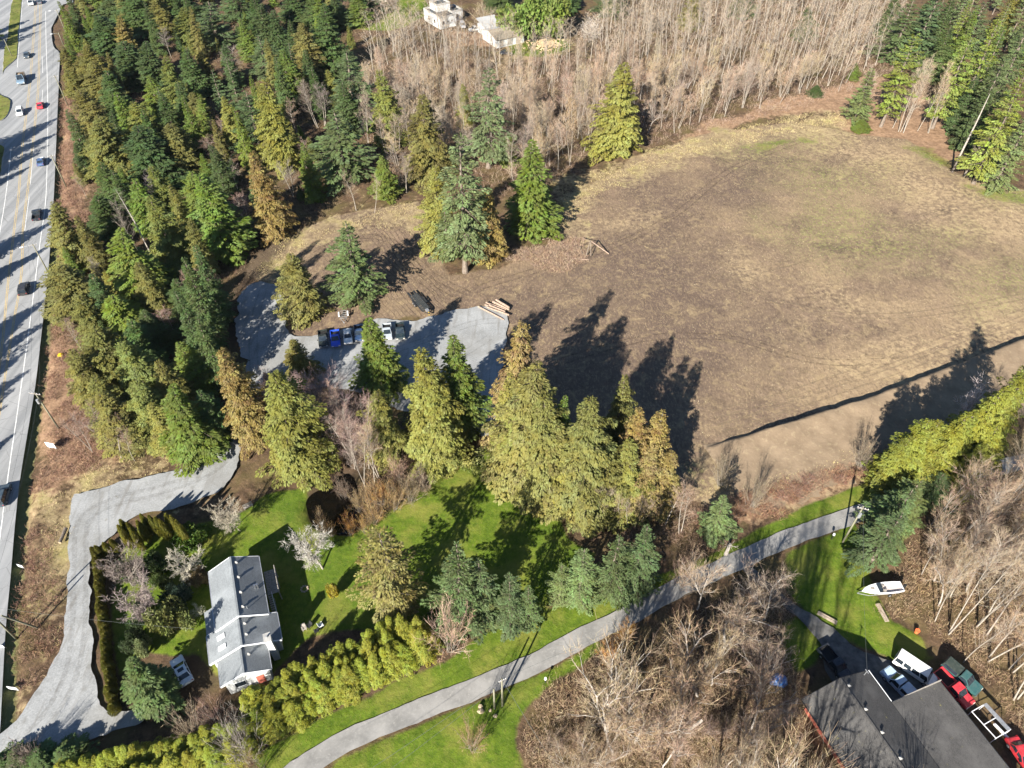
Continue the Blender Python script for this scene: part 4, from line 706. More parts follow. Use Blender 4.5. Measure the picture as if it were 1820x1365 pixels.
for a in ((612, 908, 948, 34, (.34, .17, .045)), (640, 912, 945, 34, (.36, .2, .06)), (655, 880, 930, 46, (.32, .19, .07)), (690, 850, 905, 56, (.30, .2, .09)), (720, 835, 890, 60, (.28, .2, .11)), (668, 842, 895, 44, (.32, .18, .06)), (745, 820, 870, 44, TAN), (700, 800, 850, 50, PINK), (560, 895, 945, 30, (.2, .14, .08)), (628, 858, 905, 36, (.25, .17, .08)), (600, 838, 880, 40, (.2, .14, .1)), (645, 840, 900, 40, (.28, .18, .08)), (580, 920, 952, 28, (.3, .17, .06))): B_('shrub', *a, 'ochre leafless bush on the bank of the pond', 'leafless_shrub', 'shrub', 'bushes on the pond bank')
for a in ((540, 640, 760, 70, PINK), (575, 655, 780, 80, (.22, .16, .14)), (610, 665, 790, 70, PINK), (560, 700, 810, 80, (.2, .15, .13)), (600, 720, 820, 70, PINK), (635, 720, 860, 60, TAN), (650, 745, 850, 60, PINK), (480, 650, 720, 60, PINK), (520, 700, 790, 60, (.22, .16, .14)), (555, 660, 790, 66, (.24, .17, .16)), (590, 690, 800, 66, (.23, .16, .155)), (625, 690, 830, 60, (.25, .175, .16)), (545, 690, 780, 60, (.22, .155, .15)), (610, 740, 830, 60, (.25, .18, .16)), (640, 700, 800, 50, (.23, .165, .15)), (500, 660, 750, 60, (.25, .18, .17)), (470, 690, 770, 56, (.26, .18, .165)), (580, 730, 820, 56, (.2, .14, .13)), (625, 760, 860, 56, (.26, .19, .17))): B_('alder', *a, 'leafless alder in the thicket above the pond', 'alder_tree', 'tree', 'alders above the pond')
for a in ((1072, 850, 930, 44, TAN), (1112, 862, 935, 40, TAN), (1128, 880, 935, 34, TAN), (1150, 872, 930, 40, TAN), (1205, 850, 930, 60, TAN), (1230, 870, 945, 50, PINK)): B_('alder', *a, 'white stemmed alder below the cedar clump', 'alder_tree', 'tree', 'alders below the cedar clump')
B_('alder', 1112, 1100, 1172, 48, (.42, .2, .05), 'young tree holding orange leaves beside the lane', 'orange_leaved_tree')
B_('shrub', 1092, 1140, 1180, 46, (.42, .2, .05), 'bush holding orange leaves below the orange tree', 'leafless_shrub', 'shrub')
B_('shrub', 1225, 990, 1040, 60, PINK, 'leafless bush against the three blue green pines', 'leafless_shrub', 'shrub'); B_('shrub', 830, 1275, 1330, 60, RUST, 'dark rusty bush on the grass below the lane poles', 'leafless_shrub', 'shrub')
for k in range(26):
    s = rng_h.random(); X, Y = at(1235+s*345+rng_h.uniform(-8, 8), 925-s*112+rng_h.uniform(-14, 12)); plant('shrub', 'leafless_shrub', X, Y, rng_h.uniform(1.0, 1.9), rng_h.uniform(1.2, 2.0), (.25, .135, .085), 'reddish brown bramble bush in the strip between field and lane', 'shrub', 'bramble bushes between field and lane')
for a in ((1300, 800, 862, 46), (1360, 840, 900, 50), (1560, 770, 830, 50)): B_('shrub', *a, (.20, .16, .11), 'dark leafless sapling beside the bramble strip', 'leafless_shrub', 'shrub', 'saplings beside the bramble strip')
# big leafless maples in the thicket by the second house
for i, (tx, ty, by, w) in enumerate(((1168, 1205, 1318, 150), (1105, 1180, 1295, 150), (1285, 1140, 1235, 170), (1215, 1290, 1372, 130), (1388, 1215, 1300, 140), (1392, 1030, 1100, 120), (1330, 1060, 1150, 110), (1075, 1285, 1355, 110), (1410, 1250, 1345, 110), (1340, 1280, 1372, 110), (1250, 1215, 1310, 110), (1120, 1240, 1340, 110), (1030, 1300, 1372, 100), (1310, 1120, 1215, 110), (1400, 1335, 1480, 150), (1440, 1350, 1510, 150), (1500, 1372, 1540, 150), (1340, 1340, 1460, 140), (1545, 1378, 1560, 150), (1600, 1380, 1560, 140), (1270, 1000, 1080, 90), (1385, 1150, 1230, 90))):
    B_('maple', tx, ty, by, w, (.31, .225, .155), 'pale leafless maple in the thicket by the dark roof', 'maple_tree', 'tree', 'maples in the thicket')
# tall leafless trees on the right
for i, (bx, by, hh, r) in enumerate(((1663, 1030, 17, 2.6), (1640, 1015, 12, 2.2), (1686, 1124, 20, 3), (1739, 1113, 20, 3), (1753, 1127, 19, 3), (1663, 1108, 15, 2.6), (1720, 1050, 18, 3), (1775, 1060, 18, 3), (1700, 960, 16, 3), (1660, 930, 14, 2.6), (1760, 960, 18, 3), (1800, 1110, 18, 3), (1790, 1010, 18, 3), (1740, 900, 16, 2.8), (1780, 880, 16, 3), (1830, 1050, 18, 3), (1720, 1180, 14, 2.6), (1800, 1190, 14, 2.8), (1830, 940, 16, 3), (1690, 900, 13, 2.6), (1700, 1010, 17, 3), (1745, 1030, 17, 3), (1765, 1090, 18, 3), (1690, 1060, 15, 3), (1720, 940, 15, 3), (1810, 980, 17, 3), (1650, 980, 13, 2.6), (1770, 920, 16, 3), (1760, 1170, 14, 3), (1830, 1150, 16, 3), (1670, 1075, 14, 2.6), (1805, 1240, 14, 3))):
    X, Y = at(bx, by); TREES.append((X, Y, 2)); plant('alder' if i % 6 else 'maple', 'alder_tree' if i % 6 else 'maple_tree', X, Y, hh*(1.3 if i % 6 else 1), r*(1.15 if i % 6 else 1.5), (.33, .24, .165), f'{size_word(hh*1.3, 4)} pale leafless tree in the wood beside the boat{near(X, Y)}', 'tree', 'leafless trees beside the boat')
for X, Y, hh in ((26, 14, 17), (33, 8, 18), (40, 12, 17), (47, 6, 18), (36, 18, 15), (53, 10, 17), (44, 20, 14)): plant('maple', 'maple_tree', X, Y, hh, 6.5, (.31, .225, .175), 'tall leafless maple south of the dark roofed house', 'tree', 'maples south of the dark roofed house')
B_('maple', 1752, 690, 790, 90, (.5, .45, .42), 'silvery leafless tree rising through the yellow green hedge trees', 'maple_tree')
# named leafless trees in the highway forest
for tx, ty, by, w, c in ((405, 78, 152, 46, GREY), (283, 40, 100, 34, GREY), (380, 200, 255, 34, PINK), (365, 228, 292, 44, PINK), (402, 268, 340, 46, GREY), (205, 220, 262, 30, PINK), (350, 468, 556, 64, PINK), (335, 540, 615, 60, (.24, .18, .15)), (287, 550, 590, 46, PINK), (160, 450, 505, 26, GREY), (205, 340, 455, 40, GREY), (250, 300, 370, 40, GREY), (150, 720, 790, 60, PINK), (175, 745, 812, 66, PINK), (205, 750, 815, 50, PINK), (120, 735, 800, 40, PINK), (130, 300, 350, 26, PINK), (545, 130, 225, 44, GREY), (560, 140, 222, 36, GREY), (512, 165, 240, 44, PINK), (700, 265, 330, 40, GREY), (715, 270, 340, 30, TAN), (620, 300, 372, 36, TAN), (655, 310, 375, 36, TAN), (505, 280, 348, 36, GREY), (530, 240, 300, 30, PINK), (420, 340, 400, 40, PINK), (110, 560, 620, 26, PINK)):
    B_('alder', tx, ty, by, w, c, 'leafless alder among the conifers of the highway forest', 'alder_tree', 'tree', 'alders of the highway forest')

# fill trees where the photograph shows closed forest
def inside(P_, poly): return sdf(np.array([P_]), np.asarray(poly))[0]
rf = random.Random(23)
FOREST = G([(108, 175), (118, 60), (112, 0), (330, -60), (610, -50), (640, 60), (625, 200), (640, 300), (585, 380), (430, 430), (405, 560), (395, 700), (380, 790), (280, 800), (200, 760), (128, 690), (112, 480), (128, 300)])
bb0, bb1 = FOREST.min(0), FOREST.max(0); cnt = 0
for _ in range(5000):
    p = (rf.uniform(bb0[0], bb1[0]), rf.uniform(bb0[1], bb1[1])); d = inside(p, FOREST)
    if d < 3 or any((p[0]-a)**2+(p[1]-b)**2 < (3.3+.25*c_)**2 for a, b, c_ in TREES): continue
    near_road = sum(1 for q in DITCH if (q[0]-p[0])**2+(q[1]-p[1])**2 < 196)
    sp = rf.choice('CCCYB') if near_road else rf.choice('DDDGGGCCF'); k, col, word = SPEC[sp]; h = rf.uniform(12, 19); TREES.append((p[0], p[1], 2.4))
    plant(k, NOUN[k]+'_tree', p[0], p[1], h, h*rf.uniform(.19, .25), col, f'{size_word(h, 2.8)} {word} {NOUN[k]} {Z1}{near(*p)}', 'tree', f'{NOUN[k]} trees {Z1}'); cnt += 1
    if cnt > 60: break
cnt3 = 0
for _ in range(6000):
    p = (rf.uniform(bb0[0], bb1[0]), rf.uniform(bb0[1], bb1[1])); d = inside(p, FOREST)
    if d < 2 or any((p[0]-a)**2+(p[1]-b)**2 < (2.0+.12*c_)**2 for a, b, c_ in TREES): continue
    k, col, word = SPEC[rf.choice('GMDMGC')]; h = rf.uniform(4.5, 9.5); TREES.append((p[0], p[1], 1.5)); plant(k, NOUN[k]+'_tree', p[0], p[1], h, h*rf.uniform(.24, .32), col, f'young {word} {NOUN[k]} below taller trees {Z1}{near(*p)}', 'tree', f'{NOUN[k]} trees {Z1}'); cnt3 += 1
    if cnt3 > 75: break
for bx, by, h in ((372, 660, 21), (385, 610, 22), (395, 570, 20), (400, 690, 19)):
    X, Y = at(bx, by); k, col, word = SPEC['D']; TREES.append((X, Y, 3)); plant(k, 'hemlock_tree', X, Y, h, h*.19, col, 'tall dark green hemlock shading the left end of the gravel yard', 'tree', 'hemlocks shading the gravel yard')
# trees west of the highway, outside the frame: their shadows fall across the road
for sx, sy, h in ((98, 212, 18), (84, 222, 17), (70, 232, 17), (55, 238, 18), (40, 246, 17), (92, 240, 15), (75, 262, 15), (60, 275, 16), (30, 262, 18), (15, 275, 17), (45, 300, 14), (20, 310, 15), (5, 290, 16), (88, 395, 12), (60, 405, 13), (30, 415, 13), (78, 440, 12), (50, 455, 12), (15, 470, 13), (75, 535, 18), (62, 548, 18), (48, 560, 19), (34, 575, 18), (20, 588, 18), (70, 575, 16), (55, 600, 16), (40, 625, 16), (25, 640, 17), (10, 610, 18), (45, 660, 14), (20, 690, 15), (0, 650, 18), (5, 720, 14), (20, 770, 10), (60, 60, 15), (45, 40, 15), (72, 42, 14), (30, 66, 14), (15, 50, 16), (5, 80, 14)):
    X, Y = at(sx+14, sy-6); X -= SHX*h/math.tan(SUN_ELEV); Y -= SHY*h/math.tan(SUN_ELEV); k, col, word = SPEC[rf.choice('CDGF')]; plant(k, NOUN[k]+'_tree', X, Y, h, h*rf.uniform(.24, .31), col, f'{word} {NOUN[k]} tree in the row west of the highway', 'tree', 'trees west of the highway')
CORNER = G([(1530, -40), (1640, 120), (1700, 200), (1760, 260), (1900, 330), (2100, 340), (2000, -40)])
bb0, bb1 = CORNER.min(0), CORNER.max(0); cnt2 = 0
for _ in range(2500):
    p = (rf.uniform(bb0[0], bb1[0]), rf.uniform(bb0[1], bb1[1])); d = inside(p, CORNER)
    if d < 4 or any((p[0]-a)**2+(p[1]-b)**2 < (3.4+.3*c_)**2 for a, b, c_ in TREES): continue
    k, col, word = SPEC[rf.choice('FFDGZXL')]; h = rf.uniform(15, 24); TREES.append((p[0], p[1], 3)); plant(k, NOUN[k]+'_tree', p[0], p[1], h, h*rf.uniform(.15, .2), col, f'{size_word(h, h*.18)} {word} {NOUN[k]} {ZR}{near(*p)}', 'tree', f'{NOUN[k]} trees {ZR}'); cnt2 += 1
    if cnt2 > 60: break
# the leafless alder wood beyond the field
WOOD = G([(655, 305), (640, 160), (680, 60), (760, 62), (830, 75), (900, 105), (1015, 104), (1060, 60), (1120, 10), (1200, -20), (1500, -30), (1600, 30), (1590, 110), (1500, 150), (1420, 172), (1330, 200), (1250, 218), (1180, 246), (1150, 236), (1090, 250), (1020, 290), (985, 320), (900, 340), (880, 300), (760, 300)])
bb0, bb1 = WOOD.min(0), WOOD.max(0); ind = []; farl = []
cand = []
for _ in range(9000):
    p = (rf.uniform(bb0[0], bb1[0]), rf.uniform(bb0[1], bb1[1]))
    if inside(p, WOOD) > .5 and all((p[0]-a)**2+(p[1]-b)**2 > 3.1**2 for a, b in cand) and all((p[0]-a)**2+(p[1]-b)**2 > (1.0+.6*c_)**2 for a, b, c_ in TREES): cand.append(p)
    if len(cand) > 760: break
cand.sort(key=lambda p: p[1]); N_IND = 255
for i, p in enumerate(cand):
    if i < N_IND:
        h = rf.choice((rf.uniform(8, 12), rf.uniform(12, 17), rf.uniform(13, 18))); col = rf.choice(((.37, .27, .185), (.35, .26, .17), (.29, .23, .175), (.33, .23, .16), (.38, .29, .19))); plant('maple' if i % 9 == 4 else 'alder', 'maple_tree' if i % 9 == 4 else 'alder_tree', p[0], p[1], h*(.8 if i % 9 == 4 else 1), rf.uniform(3.4, 4.4) if i % 9 == 4 else rf.uniform(2.2, 3.2), col, f"{size_word(h*1.4, 5)} leafless {('alder', 'maple')[i % 9 == 4]} in the wood beyond the field{near(*p)}", 'tree', 'bare trees in the wood beyond the field')
far_lib = [bare(900+i, 'alder_far') for i in range(4)]
def mesh_arrays(me):
    v = np.empty(len(me.vertices)*3, np.float32); me.vertices.foreach_get('co', v); f = np.empty(len(me.loops), np.int32); me.loops.foreach_get('vertex_index', f); return v.reshape(-1, 3), f.reshape(-1, 4)
fa = [(mesh_arrays(a), mesh_arrays(b)) for a, b, _, _ in far_lib]; pt = []; pc = []
for p in cand[N_IND:]:
    k = rf.randrange(4); s = rf.uniform(.65, 1.0); th = rf.uniform(0, 6.28); M = np.array([[math.cos(th)*s, -math.sin(th)*s, 0], [math.sin(th)*s, math.cos(th)*s, 0], [0, 0, s]]); o = np.array([p[0], p[1], gz(*p)])
    pt.append((fa[k][0][0]@M.T+o, fa[k][0][1])); pc.append((fa[k][1][0]@M.T+o, fa[k][1][1]))
if pt:
    wroot = empty('alder_wood', (float(np.mean([p[0] for p in cand[N_IND:]])), float(np.mean([p[1] for p in cand[N_IND:]])), 0)); tag(wroot, 'distant leafless alder wood behind the white house and shed', 'wood', kind='stuff'); off = np.array(wroot.location)
    v, f = join(pt); tag(link('trunks', npmesh('trunks', v-off, f, mats=[MAT['alder_bark']]), wroot), kind='stuff')
    v, f = join(pc); o_ = link('twigs', npmesh('twigs', v-off, f, mats=[MAT['twig']], attr=np.repeat(RNG.random(len(v)//4), 4)), wroot); o_.color = (.38, .285, .195, 1); tag(o_, kind='stuff')
print('wood', len(cand), 'fill', cnt)
for tx, ty, by, w, sp in ((1090, -30, 40, 60, 'D'), (1235, -20, 62, 46, 'C'), (1010, -30, 30, 50, 'D'), (1330, -30, 40, 50, 'D'), (640, -40, 40, 60, 'D'), (890, -40, 30, 50, 'D'), (1440, 10, 80, 40, 'D'), (840, -60, -6, 60, 'D'), (700, -70, -10, 70, 'D')): T(tx, ty, by, w, sp, zone='rising out of the leafless wood')
B_('bush', 945, -25, 72, 84, (.14, .19, .045), 'large ivy green tree beside the white shed', 'ivy_tree', 'tree'); B_('bush', 980, -10, 66, 54, (.12, .18, .04), 'ivy clad trunk next to the firewood heap', 'ivy_tree', 'tree')
B_('maple', 703, -60, 38, 90, TAN, 'mossy leafless maple on the far green lawn', 'maple_tree'); B_('shrub', 1055, 20, 68, 60, (.5, .46, .42), 'whitish leafless bush at the far firewood clearing', 'leafless_shrub', 'shrub'); B_('shrub', 860, -5, 42, 56, TAN, 'tan leafless bush between white house and shed', 'leafless_shrub', 'shrub'); B_('shrub', 1165, 5, 55, 60, GREY, 'grey multi stemmed bush at the back of the leafless wood', 'leafless_shrub', 'shrub')
for a in ((1500, 60, 150, 34), (1520, 70, 160, 34), (1475, 80, 155, 34), (1560, 110, 200, 40), (1625, 130, 225, 34), (1655, 90, 232, 40), (1660, 100, 235, 30), (1685, 100, 232, 34), (1700, 120, 236, 30), (1755, 230, 312, 30), (1800, 250, 322, 34), (1470, 60, 148, 34), (1440, 90, 160, 34), (1400, 110, 168, 34)): B_('alder', *a, (.38, .29, .2), 'white leaning alder at the red leaf litter corner', 'alder_tree', 'tree', 'alders at the far field corner')

# snag, fallen birch
X, Y = at(1693, 304); o = empty('dead_snag', (X, Y, gz(X, Y))); tag(o, 'bare white dead trunk standing at the edge of the field', 'dead tree'); h = pix_height(1693, 304, 165)
MB().tube([(0, 0, -.2), (.1, .05, h*.3), (.25, 0, h*.65), (.3, .1, h)], [.32, .26, .18, .05], 8).build('trunk', MAT['pale_bark'], o, smooth=True)
m = MB(); rs_ = random.Random(4)
for k in range(22):
    z = h*rs_.uniform(.3, .95); a = rs_.uniform(0, 6.28); l = rs_.uniform(.6, 1.8)*(1.2-z/h); m.tube([(.25, 0, z), (.25+math.cos(a)*l, math.sin(a)*l, z-.1)], [.03, .008], 4)
m.build('twigs', MAT['pale_bark'], o)
a = at(268, 451); b = at(207, 340, 11); o = empty('birch_tree', (a[0], a[1], 0)); tag(o, 'leaning white birch trunk across the highway forest', 'tree')
MB().tube([(0, 0, 0), ((b[0]-a[0])*.5+.3, (b[1]-a[1])*.5, 5.8), (b[0]-a[0], b[1]-a[1], 11.5)], [.17, .12, .03], 7).build('trunk', MAT['pale_bark'], o, smooth=True)
m = MB()
for k in range(60):
    s = rs_.uniform(.3, 1); q = Vector((b[0]-a[0], b[1]-a[1], 11.5))*s; d = Vector((rs_.gauss(0, 1), rs_.gauss(0, 1), rs_.gauss(.5, .7))); m.tube([q, q+d*rs_.uniform(.6, 1.4)], [.02, .006], 3)
m.build('twigs', MAT['alder_bark'], o)

# ------------------------------------------------------------------ low brush, weeds and litter nobody could count
def brush(name, label, polys, dens, length, col, mat='twig', nblade=7, up=.75, width=.012, spread=.35, cat='undergrowth', clear=0):
    A = []; B = []
    rb = np.random.default_rng(len(label)*31+len(polys))
    for q in polys:
        g = G(q); lo, hi = g.min(0), g.max(0); n = int((hi-lo)[0]*(hi-lo)[1]*dens); p = rb.uniform(lo, hi, (n, 2)); d = sdf(p, g); p = p[(d+(vnoise(p, 3, 9)-.5)*3 > 0) & (vnoise(p, 4.0, 14)+.5*vnoise(p, 1.5, 15) > .45)]
        z = np.array([gz(a_, b_) for a_, b_ in p]); n = len(p)
        for k in range(nblade):
            o = np.stack([p[:, 0]+rb.normal(0, spread, n), p[:, 1]+rb.normal(0, spread, n), z-.05], 1); dd = unit(np.stack([rb.normal(0, 1, n), rb.normal(0, 1, n), up+rb.random(n)], 1)); l = length*rb.uniform(.5, 1.25, n)
            e = o+dd*l[:, None]*.6; e2 = e+unit(dd+rb.normal(0, .6, (n, 3)))*l[:, None]*.5; A += [o, e]; B += [e, e2]
    A = np.concatenate(A); B = np.concatenate(B); w = np.full(len(A), width)*rb.uniform(.6, 1.5, len(A)); v, f = strips(A, B, w, w*.6, rb)
    o = link(name, npmesh(name, v, f, mats=[MAT[mat]], attr=np.repeat(rb.random(len(A)), 4))); o.color = (*col, 1); return tag(o, label, cat, kind='stuff')
brush('bramble_thicket', 'tangled brown bramble thicket below the pale maples', [[(930, 1290), (945, 1255), (975, 1228), (1060, 1165), (1130, 1150), (1240, 1090), (1340, 1040), (1395, 1010), (1420, 1060), (1395, 1110), (1390, 1180), (1440, 1240), (1400, 1365), (1450, 1400), (940, 1400)]], 4.5, 1.1, (.29, .205, .125), nblade=9, width=.016)
brush('bramble_thicket', 'dry brown bramble and litter under the trees beside the boat', [[(1640, 955), (1700, 900), (1840, 820), (1880, 1100), (1850, 1365), (1810, 1290), (1700, 1160), (1650, 1110), (1560, 1088), (1600, 1060), (1590, 1010)]], 4.0, .9, (.29, .20, .12), nblade=8, width=.016)
brush('roadside_brush', 'reddish brown dry brush along the highway verge', [[(115, 690), (140, 720), (200, 770), (270, 800), (150, 838), (100, 850), (60, 880), (85, 780)], [(36, 1000), (50, 920), (85, 945), (118, 1020), (116, 1090), (104, 1140), (80, 1185), (30, 1230), (18, 1180), (26, 1080)], [(104, 175), (128, 170), (140, 300), (160, 400), (135, 440), (105, 420)], [(95, 560), (125, 580), (130, 680), (80, 720)]], 3.2, 1.0, (.24, .14, .095), nblade=9, width=.016)
brush('dry_grass', 'yellow dry grass along ditch and driveway verges', STRAW[2:5]+[STRAW[0], STRAW[1]], 1.5, .55, (.46, .37, .18), nblade=5, up=1.2, width=.018)
brush('forest_undergrowth', 'brown twiggy undergrowth on the forest floor', [[(108, 175), (118, 60), (112, 0), (330, -20), (610, -20), (640, 60), (625, 200), (660, 310), (585, 380), (430, 430), (405, 560), (395, 700), (380, 790), (280, 800), (200, 760), (128, 690), (112, 480), (128, 300)]], .45, 1.3, (.19, .13, .085), nblade=7, width=.018, spread=.6)
brush('wood_undergrowth', 'pinkish brown saplings and twigs on the floor of the leafless wood', [[(655, 305), (640, 160), (690, 60), (900, 105), (1015, 104), (1120, 20), (1500, 0), (1620, 60), (1590, 130), (1500, 165), (1330, 215), (1250, 228), (1180, 256), (1090, 262), (985, 330), (900, 350), (760, 310)]], .58, 1.6, (.30, .215, .16), nblade=6, width=.018, spread=.6, up=1.3)
brush('field_stubble', 'scattered straw and stubble on the bare field', [FIELD[:29]+FIELD[33:35]], .55, .28, (.42, .34, .21), nblade=3, up=.3, width=.022, spread=.5)
brush('bramble_strip', 'reddish brown low bramble strip between field and lane', [REDL[1], [(1250, 940), (1330, 905), (1440, 868), (1560, 822), (1590, 800), (1580, 830), (1450, 885), (1340, 925)]], 6, .8, (.25, .135, .085), nblade=9, width=.016)
brush('pond_bank_growth', 'dark twiggy growth around the pond', [[(640, 930), (640, 860), (680, 830), (770, 810), (790, 840), (720, 890), (660, 940)], [(500, 690), (640, 690), (650, 780), (620, 840), (590, 850), (600, 790)]], 3.5, 1.2, (.25, .17, .10), nblade=8, width=.014)
brush('clump_undergrowth', 'tangled brown stems below the cedar clump', [[(1000, 930), (1060, 920), (1200, 915), (1250, 890), (1310, 930), (1300, 980), (1230, 1010), (1180, 960), (1080, 960)], [(870, 770), (900, 780), (890, 800)]], 4.0, 1.0, (.24, .16, .11), nblade=8, width=.014)
# ------------------------------------------------------------------ buildings
def roofmat(name, c1, c2, spot=None):
    t = NT(name); co = t.coord('Object'); nf = t.noise(9, 4, .7, co); nb = t.noise(.7, 4, .6, co)
    wv = t.n('ShaderNodeTexBrick', {'Vector': co, 'Color1': (1, 1, 1), 'Color2': (.55, .55, .55), 'Mortar': (.3, .3, .3), 'Scale': 1.0, 'Mortar Size': .012, 'Brick Width': .33, 'Row Height': .16})
    c = t.mix(t.remap(nf, .3, .7), c1, c2); c = t.mix(.35, c, t.mix(1.0, c, wv.outputs[0], 'MULTIPLY')); c = t.mix(t.math('MULTIPLY', t.remap(nb, .5, .75), .4), c, tuple(x*.5 for x in c1)); c = t.mix(t.math('MULTIPLY', t.remap(t.noise(.35, 5, .65, co), .48, .66), .4), c, tuple(x*1.5 for x in c2))
    if spot: c = t.mix(t.math('MULTIPLY', t.remap(t.noise(1.3, 5, .75, co), .64, .72), .8), c, spot)
    return t.bsdf(c, .9, .2, bump=nf, bstr=.4, bdist=.03)
MAT['shingle'] = roofmat('grey_shingle', (.15, .165, .175), (.245, .26, .27)); MAT['darkroof'] = roofmat('dark_roofing', (.055, .053, .052), (.115, .11, .105), (.24, .22, .08))
t = NT('white_siding'); wv = t.n('ShaderNodeTexWave', {'Vector': t.coord('Object'), 'Scale': 2.2}, bands_direction='Z'); nz = t.noise(.8, 4, .6, t.coord('Object')); MAT['siding'] = t.bsdf(t.mix(t.remap(nz, .3, .7), (.52, .53, .53), (.62, .63, .62)), .6, .3, bump=wv.outputs['Fac'], bstr=.3, bdist=.03)
t = NT('red_siding'); wv = t.n('ShaderNodeTexWave', {'Vector': t.coord('Object'), 'Scale': 2.2}, bands_direction='X'); nz = t.noise(.8, 4, .6, t.coord('Object')); MAT['redsiding'] = t.bsdf(t.mix(t.remap(nz, .3, .7), (.38, .10, .07), (.50, .16, .11)), .7, .2, bump=wv.outputs['Fac'], bstr=.3, bdist=.03)
t = NT('corrugated_metal'); wv = t.n('ShaderNodeTexWave', {'Vector': t.coord('Object'), 'Scale': 1.6}, bands_direction='X'); nz = t.noise(.6, 5, .65, t.coord('Object', (.3, 1.6, 1))); MAT['rust'] = t.bsdf(t.mix(t.remap(nz, .3, .7), (.17, .14, .105), (.30, .265, .21)), .6, .3, bump=wv.outputs['Fac'], bstr=.3, bdist=.05)
MAT['metalroof'] = plain('pale_metal_roof', (.40, .40, .39), .5, .4, .1, var=.12, scale=.8)
MAT['flatroof'] = plain('dark_flat_roof', (.06, .068, .072), .85, .2, var=.35, scale=.5)
def gable(root, x0, x1, yl, yr, yb, zr, zl, zrr, rmat, wmat, lap=.35, wall=True, inset=.45, rake=None):
    th = .16
    r = MB()
    for (ya, za) in ((yl, zl), (yr, zrr)):
        s = 1 if ya > yb else -1; q = [(x0, yb, zr), (x1, yb, zr), (x1, ya, za), (x0, ya, za)]
        r.hexa([(p[0], p[1], p[2]-th) for p in q], q)
    ro = r.build('roof', rmat, root)
    MB().box(x0-.01, x1+.01, yb-.13, yb+.13, zr-.02, zr+.05).build('ridge_cap', rmat, ro)
    for x, d in ((x0, -1), (x1, 1)):                                   # white rake boards on both gable ends
        f = MB()
        for (ya, za) in ((yl, zl), (yr, zrr)): f.hexa([(x, yb, zr-.3), (x+d*.07, yb, zr-.3), (x+d*.07, ya, za-.3), (x, ya, za-.3)], [(x, yb, zr+.03), (x+d*.07, yb, zr+.03), (x+d*.07, ya, za+.03), (x, ya, za+.03)])
        f.build('rake_board', rake or MAT['white'], ro)
    for ya, za in ((yl, zl), (yr, zrr)):
        s = 1 if ya > yb else -1; MB().box(x0, x1, min(ya+.01*s, ya+.12*s), max(ya+.01*s, ya+.12*s), za-.16, za-.02).build('gutter', rake or MAT['steel'], ro)
    if wall:
        a, b = yl+inset, yr-inset; ze = lambda y: (zr+(zl-zr)*(yb-y)/(yb-yl) if y < yb else zr+(zrr-zr)*(y-yb)/(yr-yb))-th-.01
        xa, xb = x0+lap, x1-lap; pts = [(a, -.3), (b, -.3), (b, ze(b)), (yb, zr-th-.01), (a, ze(a))]; n = 5
        MB().poly([(xa, p, z) for p, z in pts]+[(xb, p, z) for p, z in pts], [(4, 3, 2, 1, 0), (5, 6, 7, 8, 9)]+[(i, (i+1) % n, n+(i+1) % n, n+i) for i in range(n)]).build('wall', wmat, root)
    return ro
def vent(ro, x, y, z): 
    MB().tube([(x, y, z-.05), (x, y, z+.28)], [.16, .13], 8).poly([(x-.2, y-.2, z+.29), (x+.2, y-.2, z+.29), (x+.2, y+.2, z+.29), (x-.2, y+.2, z+.29), (x, y, z+.44)], [(0, 1, 2, 3), (0, 1, 4), (1, 2, 4), (2, 3, 4), (3, 0, 4)]).build('roof_vent', MAT['concrete'], ro)
def window(root, x, y, z, w, h, axis, out):          # a framed window on a wall facing +-x or +-y
    d = .06*out
    def bx(m, u0, u1, z0, z1, t0, t1):
        lo, hi = sorted((t0, t1)); return m.box(x+lo, x+hi, y+u0, y+u1, z0, z1) if axis == 'x' else m.box(x+u0, x+u1, y+lo, y+hi, z0, z1)
    m = MB()
    for u0, u1, z0, z1 in ((-w/2-.08, -w/2, z, z+h), (w/2, w/2+.08, z, z+h), (-w/2-.08, w/2+.08, z-.08, z), (-w/2-.08, w/2+.08, z+h, z+h+.08)): bx(m, u0, u1, z0, z1, 0, d)
    f = m.build('window', MAT['white'], root); bx(MB(), -w/2, w/2, z, z+h, 0, d*.4).build('pane', MAT['glass'], f)

H1 = empty('house', (-41.8378, 57.3665, 0), math.atan2(-.9278, .3731)); tag(H1, 'white house with stepped grey shingle roof, skylights and chimney', 'house')
ra = gable(H1, -.1, 9.95, -3.65, 3.65, 0, 6.2, 4.2, 4.2, MAT['shingle'], MAT['siding'])
rb_ = gable(H1, 9.7, 14.1, -5.05, 4.65, -.25, 5.5, 3.4, 3.4, MAT['shingle'], MAT['siding'])
rc = gable(H1, 13.8, 17.75, -4.0, 2.65, -.62, 4.85, 3.3, 3.3, MAT['shingle'], MAT['siding'])
MB().hexa([(5.9, -5.05, 3.24), (9.7, -5.05, 3.24), (9.7, -3.4, 4.04), (5.9, -3.4, 4.04)], [(5.9, -5.05, 3.4), (9.7, -5.05, 3.4), (9.7, -3.4, 4.20), (5.9, -3.4, 4.20)]).build('porch_roof', MAT['shingle'], H1)
for x in (6.1, 7.9, 9.5): MB().box(x-.07, x+.07, -4.85, -4.71, -.2, 3.28).build('porch_post', MAT['white'], H1)
for x in (1.0, 3.6, 6.2, 8.6): vent(ra, x, .75, 5.79)
for x in (10.9, 12.6): vent(rb_, x, .55, 5.16)
vent(rc, 15.2, .35, 4.42)
for y in (2.6, 2.95): MB().tube([(5.6, y, 4.5), (5.6, y, 5.6)], .09, 8).tube([(5.6, y, 5.6), (5.6, y, 5.72)], .15, 8).build('flue', MAT['chrome'], ra)
